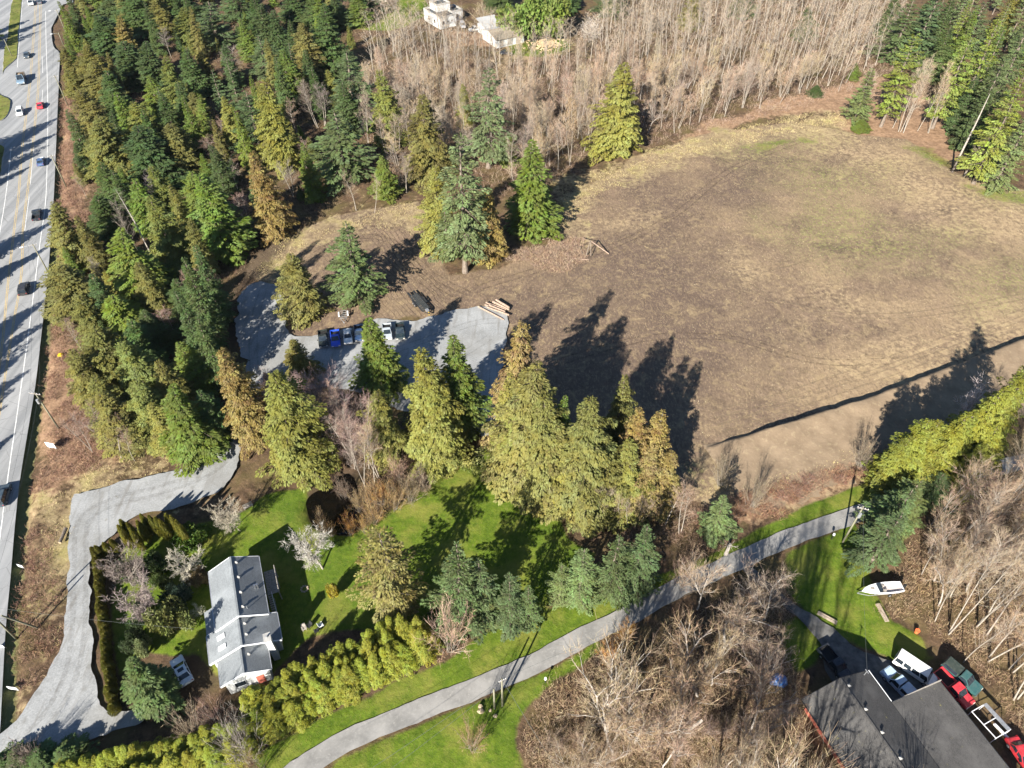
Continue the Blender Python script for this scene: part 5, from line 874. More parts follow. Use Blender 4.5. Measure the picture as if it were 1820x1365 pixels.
MB().tube([(8.9, 1.2, 5.4), (8.9, 1.2, 6.3)], .05, 6).build('flue', MAT['steel'], ra); MB().tube([(7.6, -2.9, 4.5), (7.6, -2.9, 5.1)], .05, 6).build('flue', MAT['steel'], ra)
for x in (11.15, 12.75):
    sk = MB(); zf = lambda y: 5.5+(y+.25)*2.1/4.8; ya, yb2 = -3.55, -2.45; q = [(x-.32, ya, zf(ya)), (x+.32, ya, zf(ya)), (x+.32, yb2, zf(yb2)), (x-.32, yb2, zf(yb2))]
    k_ = sk.hexa([(p[0], p[1], p[2]-.05) for p in q], [(p[0], p[1], p[2]+.16) for p in q]).build('skylight', MAT['white'], rb_)
    g_ = [(x-.25, ya+.07, zf(ya+.07)), (x+.25, ya+.07, zf(ya+.07)), (x+.25, yb2-.07, zf(yb2-.07)), (x-.25, yb2-.07, zf(yb2-.07))]; MB().hexa([(p[0], p[1], p[2]+.155) for p in g_], [(p[0], p[1], p[2]+.175) for p in g_]).build('pane', MAT['skylight'], k_)
ch = MB().box(13.85, 14.95, 2.75, 3.55, -.3, 5.7).build('chimney', MAT['white'], H1); MB().box(13.75, 15.05, 2.65, 3.65, 5.7, 5.85).build('chimney_cap', MAT['concrete'], ch); MB().tube([(14.4, 3.15, 5.85), (14.4, 3.15, 6.2)], .13, 8).build('flue', MAT['steel'], ch)
for x in (1.4, 4.0, 7.0): window(H1, x, -3.2, 1.0, 1.3, 1.2, 'y', -1); window(H1, x, -3.2, 2.9, 1.1, .7, 'y', -1)
for x in (11.2, 12.8): window(H1, x, -4.6, 1.0, 1.1, 1.2, 'y', -1)
window(H1, 17.4, -1.8, 1.0, 1.4, 1.2, 'x', 1); MB().box(17.4, 17.46, .3, 1.3, -.1, 2.0).build('door', MAT['redsiding'], H1)
dk = MB()
for x, y in ((1.6, 5.3), (3.6, 5.3), (5.6, 5.3), (1.6, 3.7), (5.6, 3.7)): dk.box(x-.07, x+.07, y-.07, y+.07, -.3, 2.05)
dk = dk.build('deck', MAT['greywood'], H1)
for k in range(13): MB().box(1.5+k*.325, 1.5+k*.325+.27, 3.7, 5.45, 2.05, 2.1).build('board', MAT['greywood'], dk)
rl = MB()
for k in range(6): rl.box(1.5+k*.84-.04, 1.5+k*.84+.04, 5.36, 5.44, 2.1, 3.0)
rl.box(1.46, 5.74, 5.35, 5.45, 3.0, 3.05).box(1.46, 5.74, 5.37, 5.43, 2.5, 2.55).build('railing', MAT['greywood'], dk)
st = MB().box(5.75, 8.7, 4.35, 4.42, .9, 1.0).build('stair', MAT['greywood'], H1)
for k in range(11): MB().box(5.8+k*.27, 5.8+k*.27+.22, 3.68, 4.34, 1.95-k*.17, 2.0-k*.17).build('tread', MAT['greywood'], st)
MB().beam((5.8, 4.38, 2.9), (8.7, 4.38, 1.1), .06, .08).build('railing', MAT['white'], st)
for dx, dy, col_ in ((16.6-1.2, 8.3, 'black'), (14.6, 9.9, 'white')):      # garden seats on the shaded lawn
    pass

H2 = empty('house', (43.0726, 39.2816, 0), math.atan2(-.9353, .3538)); tag(H2, 'red walled house with dark shingle roof and low wide wing', 'house')
r2 = gable(H2, -.2, 20, -5.3, 5.3, 0, 6.0, 3.9, 4.0, MAT['darkroof'], MAT['redsiding'], inset=1.5, rake=MAT['darksteel'])
for x in (1.0, 4.2, 7.2, 10.4, 13.5): vent(r2, x, .45, 5.82)
wg = MB().hexa([(4.3, 5.42, 3.84), (20, 5.42, 3.84), (20, 13.75, 3.2), (4.3, 13.75, 3.2)], [(4.3, 5.42, 4.02), (20, 5.42, 4.02), (20, 13.75, 3.4), (4.3, 13.75, 3.4)]).build('wing_roof', MAT['darkroof'], H2)
MB().box(4.2, 4.3, 5.5, 13.85, 3.2, 3.8).build('fascia', MAT['greywood'], wg); MB().box(4.3, 20, 13.76, 13.86, 3.15, 3.38).build('gutter', MAT['darksteel'], wg)
MB().hexa([(4.8, 5.0, -.3), (19.8, 5.0, -.3), (19.8, 13.3, -.3), (4.8, 13.3, -.3)], [(4.8, 5.0, 3.8), (19.8, 5.0, 3.8), (19.8, 13.3, 3.2), (4.8, 13.3, 3.2)]).build('wing_wall', MAT['redsiding'], H2)
for k in range(2): MB().box(4.74, 4.8, 6.4+k*3.4, 9.0+k*3.4, -.1, 2.3).build('garage_door', MAT['white'], H2)
for x in (2.5, 6, 9.5): window(H2, x, -3.8, 1.1, 1.3, 1.2, 'y', -1)
MB().box(-.2, 4.2, 5.43, 5.53, 3.86, 3.98).build('gutter', MAT['white'], H2)
MB().box(.04, .12, -3.0, 3.4, -.1, 2.6).build('porch_screen', MAT['greywood'], H2); MB().tube([(.2, 4.2, 4.2), (.2, 4.2, 5.6)], .05, 6).box(-.1, .5, 4.15, 4.25, 5.5, 5.56).build('service_mast', MAT['steel'], H2)

def frame(name, o, x_axis, label, cat='house'):
    r = empty(name, (o[0], o[1], 0), math.atan2(x_axis[1], x_axis[0])); return tag(r, label, cat)
H3 = frame('house', (-27.84, 294.64), (6.08, 4.1), 'white flat roofed house with stacked blocks in the far clearing')
def block(root, x0, x1, y0, y1, z0, z1, nm='wall_block'):
    b = MB().box(x0, x1, y0, y1, z0, z1).build(nm, MAT['siding'], root); MB().box(x0+.3, x1-.3, y0+.3, y1-.3, z1, z1+.03).build('flat_roof', MAT['flatroof'], b)
    p = MB()
    for a in ((x0-.08, x1+.08, y0-.08, y0+.22), (x0-.08, x1+.08, y1-.22, y1+.08), (x0-.08, x0+.22, y0+.22, y1-.22), (x1-.22, x1+.08, y0+.22, y1-.22)): p.box(*a, z1+.003, z1+.6)
    p.build('parapet', MAT['concrete'], b)
block(H3, 0, 7.3, 0, 12.5, -.3, 3.7); block(H3, 2.6, 8.6, 6.5, 12.2, 3.75, 6.0, 'upper_block'); block(H3, 7.45, 13.0, 4.5, 11, -.3, 3.2)
window(H3, 1.6, 0, 1.2, 1.2, 1.3, 'y', -1); window(H3, 3.6, 0, 1.6, .6, .8, 'y', -1); window(H3, 5.4, 0, 1.6, .6, .8, 'y', -1); window(H3, 10, 4.5, 1.0, 1.8, 1.3, 'y', -1); window(H3, 0, 4.0, 1.0, 1.6, 1.4, 'x', -1); window(H3, 0, 8.5, 1.0, 1.6, 1.4, 'x', -1)
H4 = frame('shed', (-5.7, 275.3), (10.2, 5.8), 'pale shed with brown metal front roof beside the far firewood', 'shed')
MB().poly([(0, 0, -.3), (11.7, 0, -.3), (11.7, 11, -.3), (0, 11, -.3), (0, 0, 2.7), (11.7, 0, 2.7), (11.7, 11, 2.9), (0, 11, 2.9), (0, 5.8, 4.3), (11.7, 5.8, 4.3)], [(3, 2, 1, 0), (0, 1, 5, 4), (1, 2, 6, 9, 5), (2, 3, 7, 6), (3, 0, 4, 8, 7)]).build('wall', MAT['siding'], H4)
MB().hexa([(-.4, -.5, 2.6), (12.1, -.5, 2.6), (12.1, 5.8, 4.35), (-.4, 5.8, 4.35)], [(-.4, -.5, 2.75), (12.1, -.5, 2.75), (12.1, 5.8, 4.5), (-.4, 5.8, 4.5)]).build('front_roof', MAT['rust'], H4)
MB().hexa([(-.4, 5.82, 4.35), (12.1, 5.82, 4.35), (12.1, 11.5, 2.85), (-.4, 11.5, 2.85)], [(-.4, 5.82, 4.5), (12.1, 5.82, 4.5), (12.1, 11.5, 3.0), (-.4, 11.5, 3.0)]).build('back_roof', MAT['metalroof'], H4)
MB().hexa([(1.5, 11.6, 2.9), (9.5, 11.6, 2.9), (9.5, 19, 4.4), (1.5, 19, 4.4)], [(1.5, 11.6, 3.1), (9.5, 11.6, 3.1), (9.5, 19, 4.6), (1.5, 19, 4.6)]).build('lean_to_roof', MAT['metalroof'], H4); MB().box(1.9, 9.1, 11.7, 18.5, -.3, 2.9).build('lean_to_wall', MAT['siding'], H4)
for k in range(3): MB().box(1.4+k*3.4, 3.0+k*3.4, -.05, -.003, .0, 2.1).build('panel_door', MAT['greywood'], H4)

# ------------------------------------------------------------------ vehicles
def pane(name, q, out, parent, inset=.12, mat='glass'):
    q = [Vector(p) for p in q]; c_ = sum(q, Vector())/4; q = [p+(c_-p)*inset for p in q]; n = (q[1]-q[0]).cross(q[3]-q[0]).normalized()
    if n.dot(Vector(out)) < 0: n = -n
    return MB().hexa([p-n*.01 for p in q], [p+n*.012 for p in q]).build(name, MAT[mat], parent)
def vehicle(kind, x, y, rz, col, label, cat=None, L=None, group=None, canopy=None, z=None, sunroof=False, name=None):
    D = dict(sedan=(4.6, 1.80, 1.43), suv=(4.7, 1.9, 1.72), pickup=(5.3, 1.92, 1.78), van=(5.4, 2.0, 2.08), truck=(7.4, 2.4, 2.7))[kind]; Ln = L or D[0]; W = D[1]; Hh = D[2]; h = Ln/2; w = W/2
    o = empty(name or {'sedan': 'car', 'suv': 'car', 'pickup': 'pickup_truck', 'van': 'van', 'truck': 'dump_truck'}[kind], (x, y, .03 if z is None else z), rz); tag(o, label, cat or {'sedan': 'car', 'suv': 'car', 'pickup': 'pickup truck', 'van': 'van', 'truck': 'truck'}[kind], group); P_ = paint(col)
    k = 1.0 if kind != 'truck' else 1.35
    if kind in ('pickup', 'truck'):
        bed0, bed1 = -h+.03, (-.35 if kind == 'pickup' else .9); prof = [(bed1+.02, .38*k), (bed1+.02, 1.02*k), (h-1.35, 1.04*k), (h-.15, .94*k), (h, .74*k), (h, .38*k)]
    elif kind == 'van': prof = [(-h, .36), (-h, 1.1), (h-.9, 1.12), (h-.12, .98), (h, .75), (h, .36)]
    elif kind == 'suv': prof = [(-h, .36), (-h, .98), (h-1.3, 1.02), (h-.15, .9), (h, .7), (h, .36)]
    else: prof = [(-h, .32), (-h+.02, .72), (-h+.12, .9), (-h+.9, .94), (h-1.3, .92), (h-.18, .78), (h, .6), (h, .32)]
    n = len(prof); MB().poly([(a, -w, b) for a, b in prof]+[(a, w, b) for a, b in prof], [tuple(range(n)), tuple(range(2*n-1, n-1, -1))]+[(i, n+i, n+(i+1) % n, (i+1) % n) for i in range(n)]).build('body', P_, o, bevel=.07)
    if kind == 'sedan': c0, c1, r0, r1, zb = -h+.7, h-1.2, -h+1.3, h-2.05, .9
    elif kind == 'suv': c0, c1, r0, r1, zb = -h+.05, h-1.2, -h+.3, h-1.95, .97
    elif kind == 'van': c0, c1, r0, r1, zb = -h+.03, h-.8, -h+.08, h-1.3, 1.07
    else: c0, c1, r0, r1, zb = bed1+.06, h-1.25*k, bed1+.2, h-1.95*k, .99*k
    wb, wt = w*.95, w*.80 if kind != 'van' else w*.88; b = [(c0, -wb, zb), (c1, -wb, zb), (c1, wb, zb), (c0, wb, zb)]; t_ = [(r0, -wt, Hh), (r1, -wt, Hh), (r1, wt, Hh), (r0, wt, Hh)]
    cab = MB().hexa(b, t_).build('cabin', P_, o, bevel=.05)
    pane('windshield', [b[1], b[2], t_[2], t_[1]], (1, 0, .5), cab); pane('rear_window', [b[3], b[0], t_[0], t_[3]], (-1, 0, .3), cab, .16)
    for s, (i, j) in ((-1, (0, 1)), (1, (3, 2))):
        B0, B1, T0, T1 = (Vector(q) for q in (b[i], b[j], t_[i], t_[j])); nw = {'pickup': 1, 'truck': 1, 'van': 4}.get(kind, 2)
        for q in range(nw):
            u0, u1 = q/nw, (q+1)/nw; pane('side_window', [B0.lerp(B1, u0), B0.lerp(B1, u1), T0.lerp(T1, u1), T0.lerp(T1, u0)], (0, s, 0), cab, .14)
        MB().box(c1-.55, c1-.35, s*(w+.02) if s > 0 else s*(w+.2), s*(w+.2) if s > 0 else s*(w+.02), zb, zb+.16).build('mirror', MAT['black'], o)
    if sunroof: MB().box((r0+r1)/2-.2, (r0+r1)/2+.35, -.4, .4, Hh-.01, Hh+.012).build('sunroof', MAT['glass'], cab)
    if kind == 'pickup' and not canopy:
        m = MB().box(bed0, bed1, -w+.02, w-.02, .5, .68)
        for s in (-1, 1): m.box(bed0, bed1, s*w-.1 if s > 0 else -w, w if s > 0 else -w+.1, .683, 1.1)
        m.box(bed0-.003, bed0+.08, -w+.103, w-.103, .683, 1.08).box(bed1-.08, bed1-.003, -w+.103, w-.103, .683, 1.1); bd = m.build('cargo_bed', P_, o); MB().box(bed0+.1, bed1-.1, -w+.12, w-.12, .684, .70).build('bed_liner', MAT['black'], bd)
    elif kind == 'pickup':
        MB().box(bed0, bed1, -w, w, .45, 1.08).build('cargo_bed', P_, o, bevel=.04); cq = [(bed0+.02, -w*.95, 1.082), (bed1, -w*.95, 1.082), (bed1, w*.95, 1.082), (bed0+.02, w*.95, 1.082)]; ct = [(bed0+.15, -w*.82, Hh-.05), (bed1, -w*.82, Hh-.05), (bed1, w*.82, Hh-.05), (bed0+.15, w*.82, Hh-.05)]
        cp = MB().hexa(cq, ct).build('canopy', paint(canopy), o, bevel=.03)
        for i, j, s in ((0, 1, -1), (3, 2, 1)): pane('side_window', [cq[i], cq[j], ct[j], ct[i]], (0, s, 0), cp, .16)
    elif kind == 'truck':
        m = MB().box(bed0, bed1, -w, w, .7, .9)
        for s in (-1, 1): m.box(bed0, bed1, s*w-.08 if s > 0 else -w, w if s > 0 else -w+.08, .903, 2.0)
        m.box(bed0, bed0+.08, -w+.083, w-.083, .903, 1.9).box(bed1-.08, bed1, -w+.083, w-.083, .903, 2.4); m.build('dump_box', paint((.12, .10, .08)), o)
        MB().poly([(bed0+.1, -w+.1, 1.6), (bed1-.1, -w+.1, 1.6), (bed1-.1, w-.1, 1.6), (bed0+.1, w-.1, 1.6), ((bed0+bed1)/2, 0, 2.2)], [(0, 1, 2, 3), (0, 1, 4), (1, 2, 4), (2, 3, 4), (3, 0, 4)]).build('soil_load', MAT['berm'], o)
    rr = .33*k; 
    for sx in (h*.62, -h*.60):
        for s in (-1, 1):
            wl = MB().tube([(sx, s*(w-.22), rr), (sx, s*(w+.015), rr)], rr, 14).build('wheel', MAT['black'], o); MB().tube([(sx, s*(w+.002), rr), (sx, s*(w+.03), rr)], rr*.62, 10).build('rim', MAT['steel'], wl)
    hz = .66*k
    for s in (-1, 1):
        MB().box(h-.06, h+.015, s*w*.72-.19, s*w*.72+.19, hz-.08, hz+.08).build('headlight', MAT['amber'], o); MB().box(-h-.012, -h+.05, s*w*.80-.1, s*w*.80+.1, .72*k, .86*k).build('taillight', MAT['tail'], o)
    MB().box(h-.04, h+.05, -w*.93, w*.93, .40*k, .54*k).build('bumper', MAT['chrome'] if kind in ('pickup', 'van', 'truck') else P_, o, bevel=.02)
    return o
def vpx(kind, cx, cy, dx, dy, col, label, **kw):
    a = at(cx, cy, .8); b = at(cx+dx, cy+dy, .8); return vehicle(kind, a[0], a[1], math.atan2(b[1]-a[1], b[0]-a[0]), col, label, **kw)
# traffic
dn = (-6, 60); upd = (6, -60)
for a in (('sedan', 47, 97, *dn, (.05, .07, .09), 'dark blue grey car driving behind the loaded dump truck'), ('truck', 38, 141, *dn, (.16, .24, .32), 'blue cabbed dump truck carrying soil on the highway'), ('suv', 35, 198, *dn, (.72, .74, .74), 'white car on the highway facing the red car'), ('sedan', 71, 186, *upd, (.55, .03, .05), 'bright red car on the highway'), ('sedan', 72, 286, -10, 0, (.05, .10, .22), 'dark blue car in tree shade on the highway'),
          ('pickup', 65, 381, 8, -60, (.02, .025, .035), 'black pickup driving on the sunlit highway'), ('suv', 42, 512, 12, -60, (.025, .025, .028), 'black car with roof rack on the sunlit highway'), ('suv', 3, 880, 22, -70, (.04, .06, .08), 'dark car cut by the picture edge on the highway'), ('van', 55, 4, -5, 60, (.7, .72, .72), 'white van on the highway by the far junction'), ('sedan', 70, 2, 5, -60, (.1, .12, .14), 'grey car beside the white van at the far junction')):
    if a[1] == 72: a = (a[0], 72, 286, 9, -60)+a[5:]
    vpx(*a)
# parked on the gravel yard
GR = 'vehicles parked on the gravel yard'
for a in (('pickup', 574, 601, (.015, .022, .022), 'black pickup first in the yard row beside the blue one'), ('pickup', 596, 601, (.015, .08, .62), 'vivid blue pickup in the yard row'), ('sedan', 618, 596, (.72, .73, .73), 'white car between blue pickup and hemlock in the yard row'), ('pickup', 638, 591, (.02, .05, .12), 'dark blue pickup mostly hidden behind the hemlock'), ('pickup', 688, 589, (.40, .44, .47), 'silver pickup beside the last black pickup'), ('pickup', 711, 588, (.012, .025, .03), 'black pickup last in the yard row beside the silver one')):
    vpx(a[0], a[1], a[2], 2.5, 30, a[3], a[4], L=4.9 if a[0] == 'pickup' else 4.5, group=GR)
vpx('sedan', 322, 1191, -18, -38, (.60, .66, .70), 'white car with sunroof on the dirt drive beside the house', sunroof=True)
# by the second house
vpx('pickup', 1484, 1178, 20, 25, (.012, .018, .03), 'black pickup in the shade of the dark roofed house'); vpx('pickup', 1600, 1217, -36, -38, (.42, .55, .68), 'pale blue pickup with canopy half under the dark roof edge', canopy=(.45, .58, .70)); vpx('van', 1627, 1190, 46, 31, (.76, .76, .74), 'long white van parked beside the pale blue pickup', L=5.6)
vpx('pickup', 1709, 1202, 46, 39, (.035, .10, .10), 'dark green pickup with black canopy beside the red pickup', canopy=(.03, .045, .04)); vpx('pickup', 1695, 1222, 44, 45, (.55, .03, .045), 'bright red pickup parked against the dark roofed house', L=5.5); vpx('sedan', 1818, 1342, 20, 32, (.5, .03, .04), 'red car with white stripe at the picture edge below the white frame')
vpx('pickup', 845, 51, -12, 2, (.7, .7, .68), 'white pickup parked beside the far pale shed'); vpx('suv', 822, 44, 5, 10, (.35, .37, .4), 'grey car parked by the far flat roofed house'); vpx('sedan', 899, 93, 12, 2, (.03, .035, .05), 'dark car below the far pale shed')
# tarp covered heap
X, Y = at(1385, 1208); m = MB(); rr_ = random.Random(3); ring = [(math.cos(a_)*1.4*rr_.uniform(.8, 1.1), math.sin(a_)*1.0*rr_.uniform(.8, 1.1)) for a_ in np.linspace(0, 6.28, 11)[:-1]]
m.poly([(p[0], p[1], 0) for p in ring]+[(p[0]*.8, p[1]*.8, .7+rr_.uniform(-.1, .1)) for p in ring]+[(0, 0, 1.0)], [(i, (i+1) % 10, 10+(i+1) % 10, 10+i) for i in range(10)]+[(10+i, 10+(i+1) % 10, 20) for i in range(10)])
tp = m.build('tarp_heap', plain('blue_tarp', (.05, .16, .42), .4, .4), None, smooth=True); tp.location = (X, Y, gz(X, Y)); tag(tp, 'blue tarp covered heap in the thicket beside the dark roofed house', 'tarp')

# ------------------------------------------------------------------ trailers, boat, frame, logs
def wheel(o, x, y, r=.33, s=1):
    wl = MB().tube([(x, y-.1, r), (x, y+.1, r)], r, 12).build('wheel', MAT['black'], o); MB().tube([(x, y+s*.09, r), (x, y+s*.12, r)], r*.55, 8).build('rim', MAT['steel'], wl)
def ori(cx, cy, dx, dy, z=0):
    a = at(cx, cy, z); b = at(cx+dx, cy+dy, z); return a, math.atan2(b[1]-a[1], b[0]-a[0])
a, rz = ori(611, 562, 2, 30); o = empty('utility_trailer', (a[0], a[1], 0), rz); tag(o, 'small empty trailer with white fenders and drawbar on the dirt', 'trailer')
m = MB().box(-1.3, 1.3, -.75, -.67, .45, .55).box(-1.3, 1.3, .67, .75, .45, .55)
for x in (-1.3, -.6, .1, .7, 1.22): m.box(x, x+.08, -.668, .668, .45, .55)
m.build('frame', MAT['steel'], o); MB().beam((1.3, -.65, .5), (2.9, 0, .5), .08, .1).build('drawbar', MAT['steel'], o); MB().beam((1.3, .65, .5), (2.86, .06, .5), .08, .1).build('drawbar', MAT['steel'], o); MB().tube([(2.75, 0, .02), (2.75, 0, .9)], .04, 6).build('jack', MAT['steel'], o)
for s in (-1, 1): MB().box(-.6, .6, s*.95-.14, s*.95+.14, .78, .84).box(-.68, -.6, s*.95-.14, s*.95+.14, .5, .84).box(.6, .68, s*.95-.14, s*.95+.14, .5, .84).build('fender', MAT['white'], o, bevel=.02); wheel(o, 0, s*.95, s=s)
a, rz = ori(748, 543, 32, 38); o = empty('equipment_trailer', (a[0], a[1], 0), rz); tag(o, 'long black flatbed equipment trailer beside the gravel yard', 'trailer')
m = MB().box(-3.6, 2.8, -1.05, -.93, .55, .75).box(-3.6, 2.8, .93, 1.05, .55, .75)
for k in range(9): m.box(-3.55+k*.78, -3.45+k*.78, -.928, .928, .57, .7)
m.build('frame', MAT['darksteel'], o)
for k in range(6): MB().box(-3.5, 2.7, -.9+k*.31, -.9+k*.31+.2, .703, .75).build('deck_plank', plain('oiled_plank', (.05, .055, .055), .7), o)
for s in (-1, 1):
    MB().beam((2.8, s*.8, .65), (4.4, 0, .65), .12, .16).build('drawbar', MAT['darksteel'], o); MB().box(-1.7, .5, s*1.25-.16, s*1.25+.16, .80, .86).build('fender', MAT['darksteel'], o)
    for x in (-1.1, -.2): wheel(o, x, s*1.25, .38, s)
    MB().box(-5.0, -3.65, s*.7-.25, s*.7+.25, .5, .58).build('ramp', MAT['darksteel'], o)
MB().box(2.9, 3.6, -.3, .3, .75, 1.15).build('tool_box', MAT['steel'], o); MB().tube([(4.0, 0, .05), (4.0, 0, 1.0)], .05, 6).build('jack', MAT['yellow'], o)
rl_ = random.Random(9)
def log(name, p0, p1, r0, r1, label, cat='log', group=None, mat='log'):
    c_ = [(p0[i]+p1[i])/2 for i in range(3)]; V0 = Vector(p0)-Vector(c_); V1 = Vector(p1)-Vector(c_); mid = Vector((rl_.uniform(-.05, .05), rl_.uniform(-.05, .05), 0)); m = MB().tube([V0, V0.lerp(V1, .35)+mid, V0.lerp(V1, .7)-mid, V1], [r0, r0*.65+r1*.35, r0*.3+r1*.7, r1], 10)
    m.m[-1] = m.m[-2] = 1; o = m.build(name, [MAT[mat], MAT['cut']]); o.location = c_; return tag(o, label, cat, group)
for i, (x0, y0, x1, y1, r, z) in enumerate(((850, 546, 893, 568, .20, 0), (862, 543, 903, 561, .24, 0), (866, 549, 905, 563, .22, .3), (868, 541, 900, 552, .24, 0), (876, 538, 905, 552, .28, 0), (882, 537, 905, 551, .26, .42), (870, 546, 898, 557, .2, .35), (878, 560, 896, 569, .14, 0), (864, 540, 876, 546, .16, .25))):
    a = at(x0, y0); b = at(x1, y1); log('log', (a[0], a[1], z+r), (b[0], b[1], z+r*.9), r, r*.85, 'peeled pale log in the pile at the end of the gravel yard', group='log pile at the gravel yard')
for i, (x0, y0, z0, x1, y1, z1, r, lb) in enumerate(((1042, 455, .2, 1049, 428, 3.2, .13, 'dark pole leaning in the tripod of the brush pile'), (1050, 456, .2, 1050, 427, 3.2, .12, 'upright thin pole in the tripod of the brush pile'), (1082, 452, .15, 1050, 428, 3.0, .14, 'long pale pole resting on the tripod of the brush pile'), (1036, 452, .1, 1030, 437, .3, .14, 'short thick log by the tripod'), (1020, 460, .1, 1047, 462, .15, .1, 'thin pole lying below the tripod'), (1035, 423, .1, 1050, 430, 2.8, .1, 'pole leaning on the tripod from behind'))):
    a = at(x0, y0); b = at(x1, y1, z1); log('fallen_pole', (a[0], a[1], z0), (b[0], b[1], z1), r, r*.7, lb, mat='log' if i in (2, 4, 5) else 'bark')
for i in range(9):
    x = rl_.uniform(955, 1030); y = rl_.uniform(425, 475); a = at(x, y); th = rl_.uniform(0, 3.1); l = rl_.uniform(1, 2.6); log('branch', (a[0]-math.cos(th)*l/2, a[1]-math.sin(th)*l/2, .12), (a[0]+math.cos(th)*l/2, a[1]+math.sin(th)*l/2, .3), .09, .05, 'cut branch lying in the reddish brush pile', 'branch', 'branches in the brush pile')
brush('brush_pile', 'reddish heap of slash and twigs at the field edge', [[(945, 472), (960, 440), (1000, 423), (1035, 423), (1042, 465), (1000, 485)], [(900, 458), (945, 428), (968, 445), (930, 478)]], 6, 1.1, (.30, .21, .145), nblade=10, up=.35, width=.022, cat='brush pile')
a = at(436, 1075); 
a = at(118, 940); b = at(107, 966); log('log', (a[0], a[1], .2), (b[0], b[1], .2), .3, .24, 'dark weathered log lying in the dry grass by the driveway', mat='bark')
a = at(1218, 1302); b = at(1248, 1280, 1.2); log('log', (a[0], a[1], .3), (b[0], b[1], 1.3), .26, .2, 'pale broken log propped in the bramble thicket', mat='greywood')
# firewood heap in the far clearing, one mass
m = MB()
for k in range(260):
    x, y = rl_.gauss(968, 14), rl_.gauss(80, 5.5); a = at(x, y); th = rl_.uniform(0, 3.14); l = rl_.uniform(.25, .5); z = rl_.uniform(.05, .5); m.beam((a[0]-math.cos(th)*l, a[1]-math.sin(th)*l, z), (a[0]+math.cos(th)*l, a[1]+math.sin(th)*l, z+rl_.uniform(-.1, .1)), .28, .2)
tag(m.build('firewood_heap', plain('split_wood', (.60, .44, .26), .8, .2, var=.3)), 'scattered heap of pale split firewood in the far clearing', 'firewood', kind='stuff')
# boat on its trailer
a, rz = ori(1568, 1048, -34, 3, .8); o = empty('motor_boat', (a[0], a[1], 0), rz); tag(o, 'small white motor boat parked on the grass by the trees', 'boat'); o.scale = (1, .8, 1)
st_ = [(-3.0, 1.0), (-2.0, 1.12), (-.6, 1.18), (.8, 1.05), (2.0, .72), (2.8, .32), (3.2, .03)]; V3 = []; 
for x, w_ in st_: zk = .55+.12*max(0, x/3.2)**2; zt = 1.35+.2*max(0, x/3.2); V3 += [(x, -w_, zt), (x, -w_*.86, .85), (x, 0, zk), (x, w_*.86, .85), (x, w_, zt)]
F = [(i*5+j, i*5+j+1, (i+1)*5+j+1, (i+1)*5+j) for i in range(6) for j in range(4)]+[(0, 1, 2, 3, 4)]
MB().poly(V3, F).build('hull', MAT['white'], o, smooth=False)
MB().poly([(x, s*w_*.99, 1.34+.2*max(0, x/3.2)) for x, w_ in st_[3:] for s in (-1, 1)]+[(.8, -1.04, 1.2), (.8, 1.04, 1.2)], [(0, 1, 3, 2), (2, 3, 5, 4), (4, 5, 7, 6), (0, 1, 9, 8)]).build('foredeck', MAT['white'], o)
MB().poly([(x, s*w_*.88, .98) for x, w_ in st_[:4] for s in (-1, 1)], [(0, 1, 3, 2), (2, 3, 5, 4), (4, 5, 7, 6)]).build('cockpit_floor', plain('boat_floor', (.5, .44, .42), .7), o)
for s in (-1, 1): MB().poly([(x, s*w_*q, 1.36) for x, w_ in st_[:4] for q in (1.0, .84)]+[(x, s*w_*.84, 1.0) for x, w_ in st_[:4]], [(0, 1, 3, 2), (2, 3, 5, 4), (4, 5, 7, 6), (1, 8, 9, 3), (3, 9, 10, 5), (5, 10, 11, 7)]).build('gunwale', MAT['white'], o); MB().box(-.3, .2, s*.5-.22, s*.5+.22, 1.0, 1.45).build('seat', MAT['greywood'], o, bevel=.05)
MB().hexa([(.85, -.95, 1.36), (.9, -.95, 1.36), (.9, .95, 1.36), (.85, .95, 1.36)], [(.45, -.8, 1.8), (.5, -.8, 1.8), (.5, .8, 1.8), (.45, .8, 1.8)]).build('windshield', MAT['glass'], o); MB().box(1.5, 2.0, -.25, .25, 1.46, 1.52).build('hatch', MAT['greywood'], o)
mo = MB().box(-3.5, -3.05, -.2, .2, 1.0, 1.75).build('outboard_motor', MAT['black'], o, bevel=.05); MB().box(-3.35, -3.2, -.06, .06, .3, 1.0).build('drive_leg', MAT['black'], mo)
MB().box(-2.6, 2.2, -.75, -.67, .35, .45).box(-2.6, 2.2, .67, .75, .35, .45).beam((2.2, -.7, .4), (3.8, 0, .4), .08, .1).beam((2.2, .7, .4), (3.75, .05, .4), .08, .1).box(-1.2, -1.1, -.66, .66, .35, .45).box(1.2, 1.3, -.66, .66, .35, .6).build('trailer_frame', MAT['steel'], o)
for s in (-1, 1): wheel(o, -1.0, s*1.0, .3, s)
# planks
for cx, cy, dx, dy, l, lb in ((1568, 1089, 12, 22, 2.9, 'stack of pale planks lying in grass below the boat'), (1470, 1098, 24, 13, 2.9, 'pale planks lying along the grey side driveway')):
    a, rz = ori(cx, cy, dx, dy); o = empty('plank_stack', (a[0], a[1], 0), rz); tag(o, lb, 'planks')
    for k in range(4): MB().box(-l/2+rl_.uniform(-.1, .1), l/2, -.32+k*.16, -.32+k*.16+.14, .0, .09+.05*(k % 2)).build('plank', MAT['plank'], o)
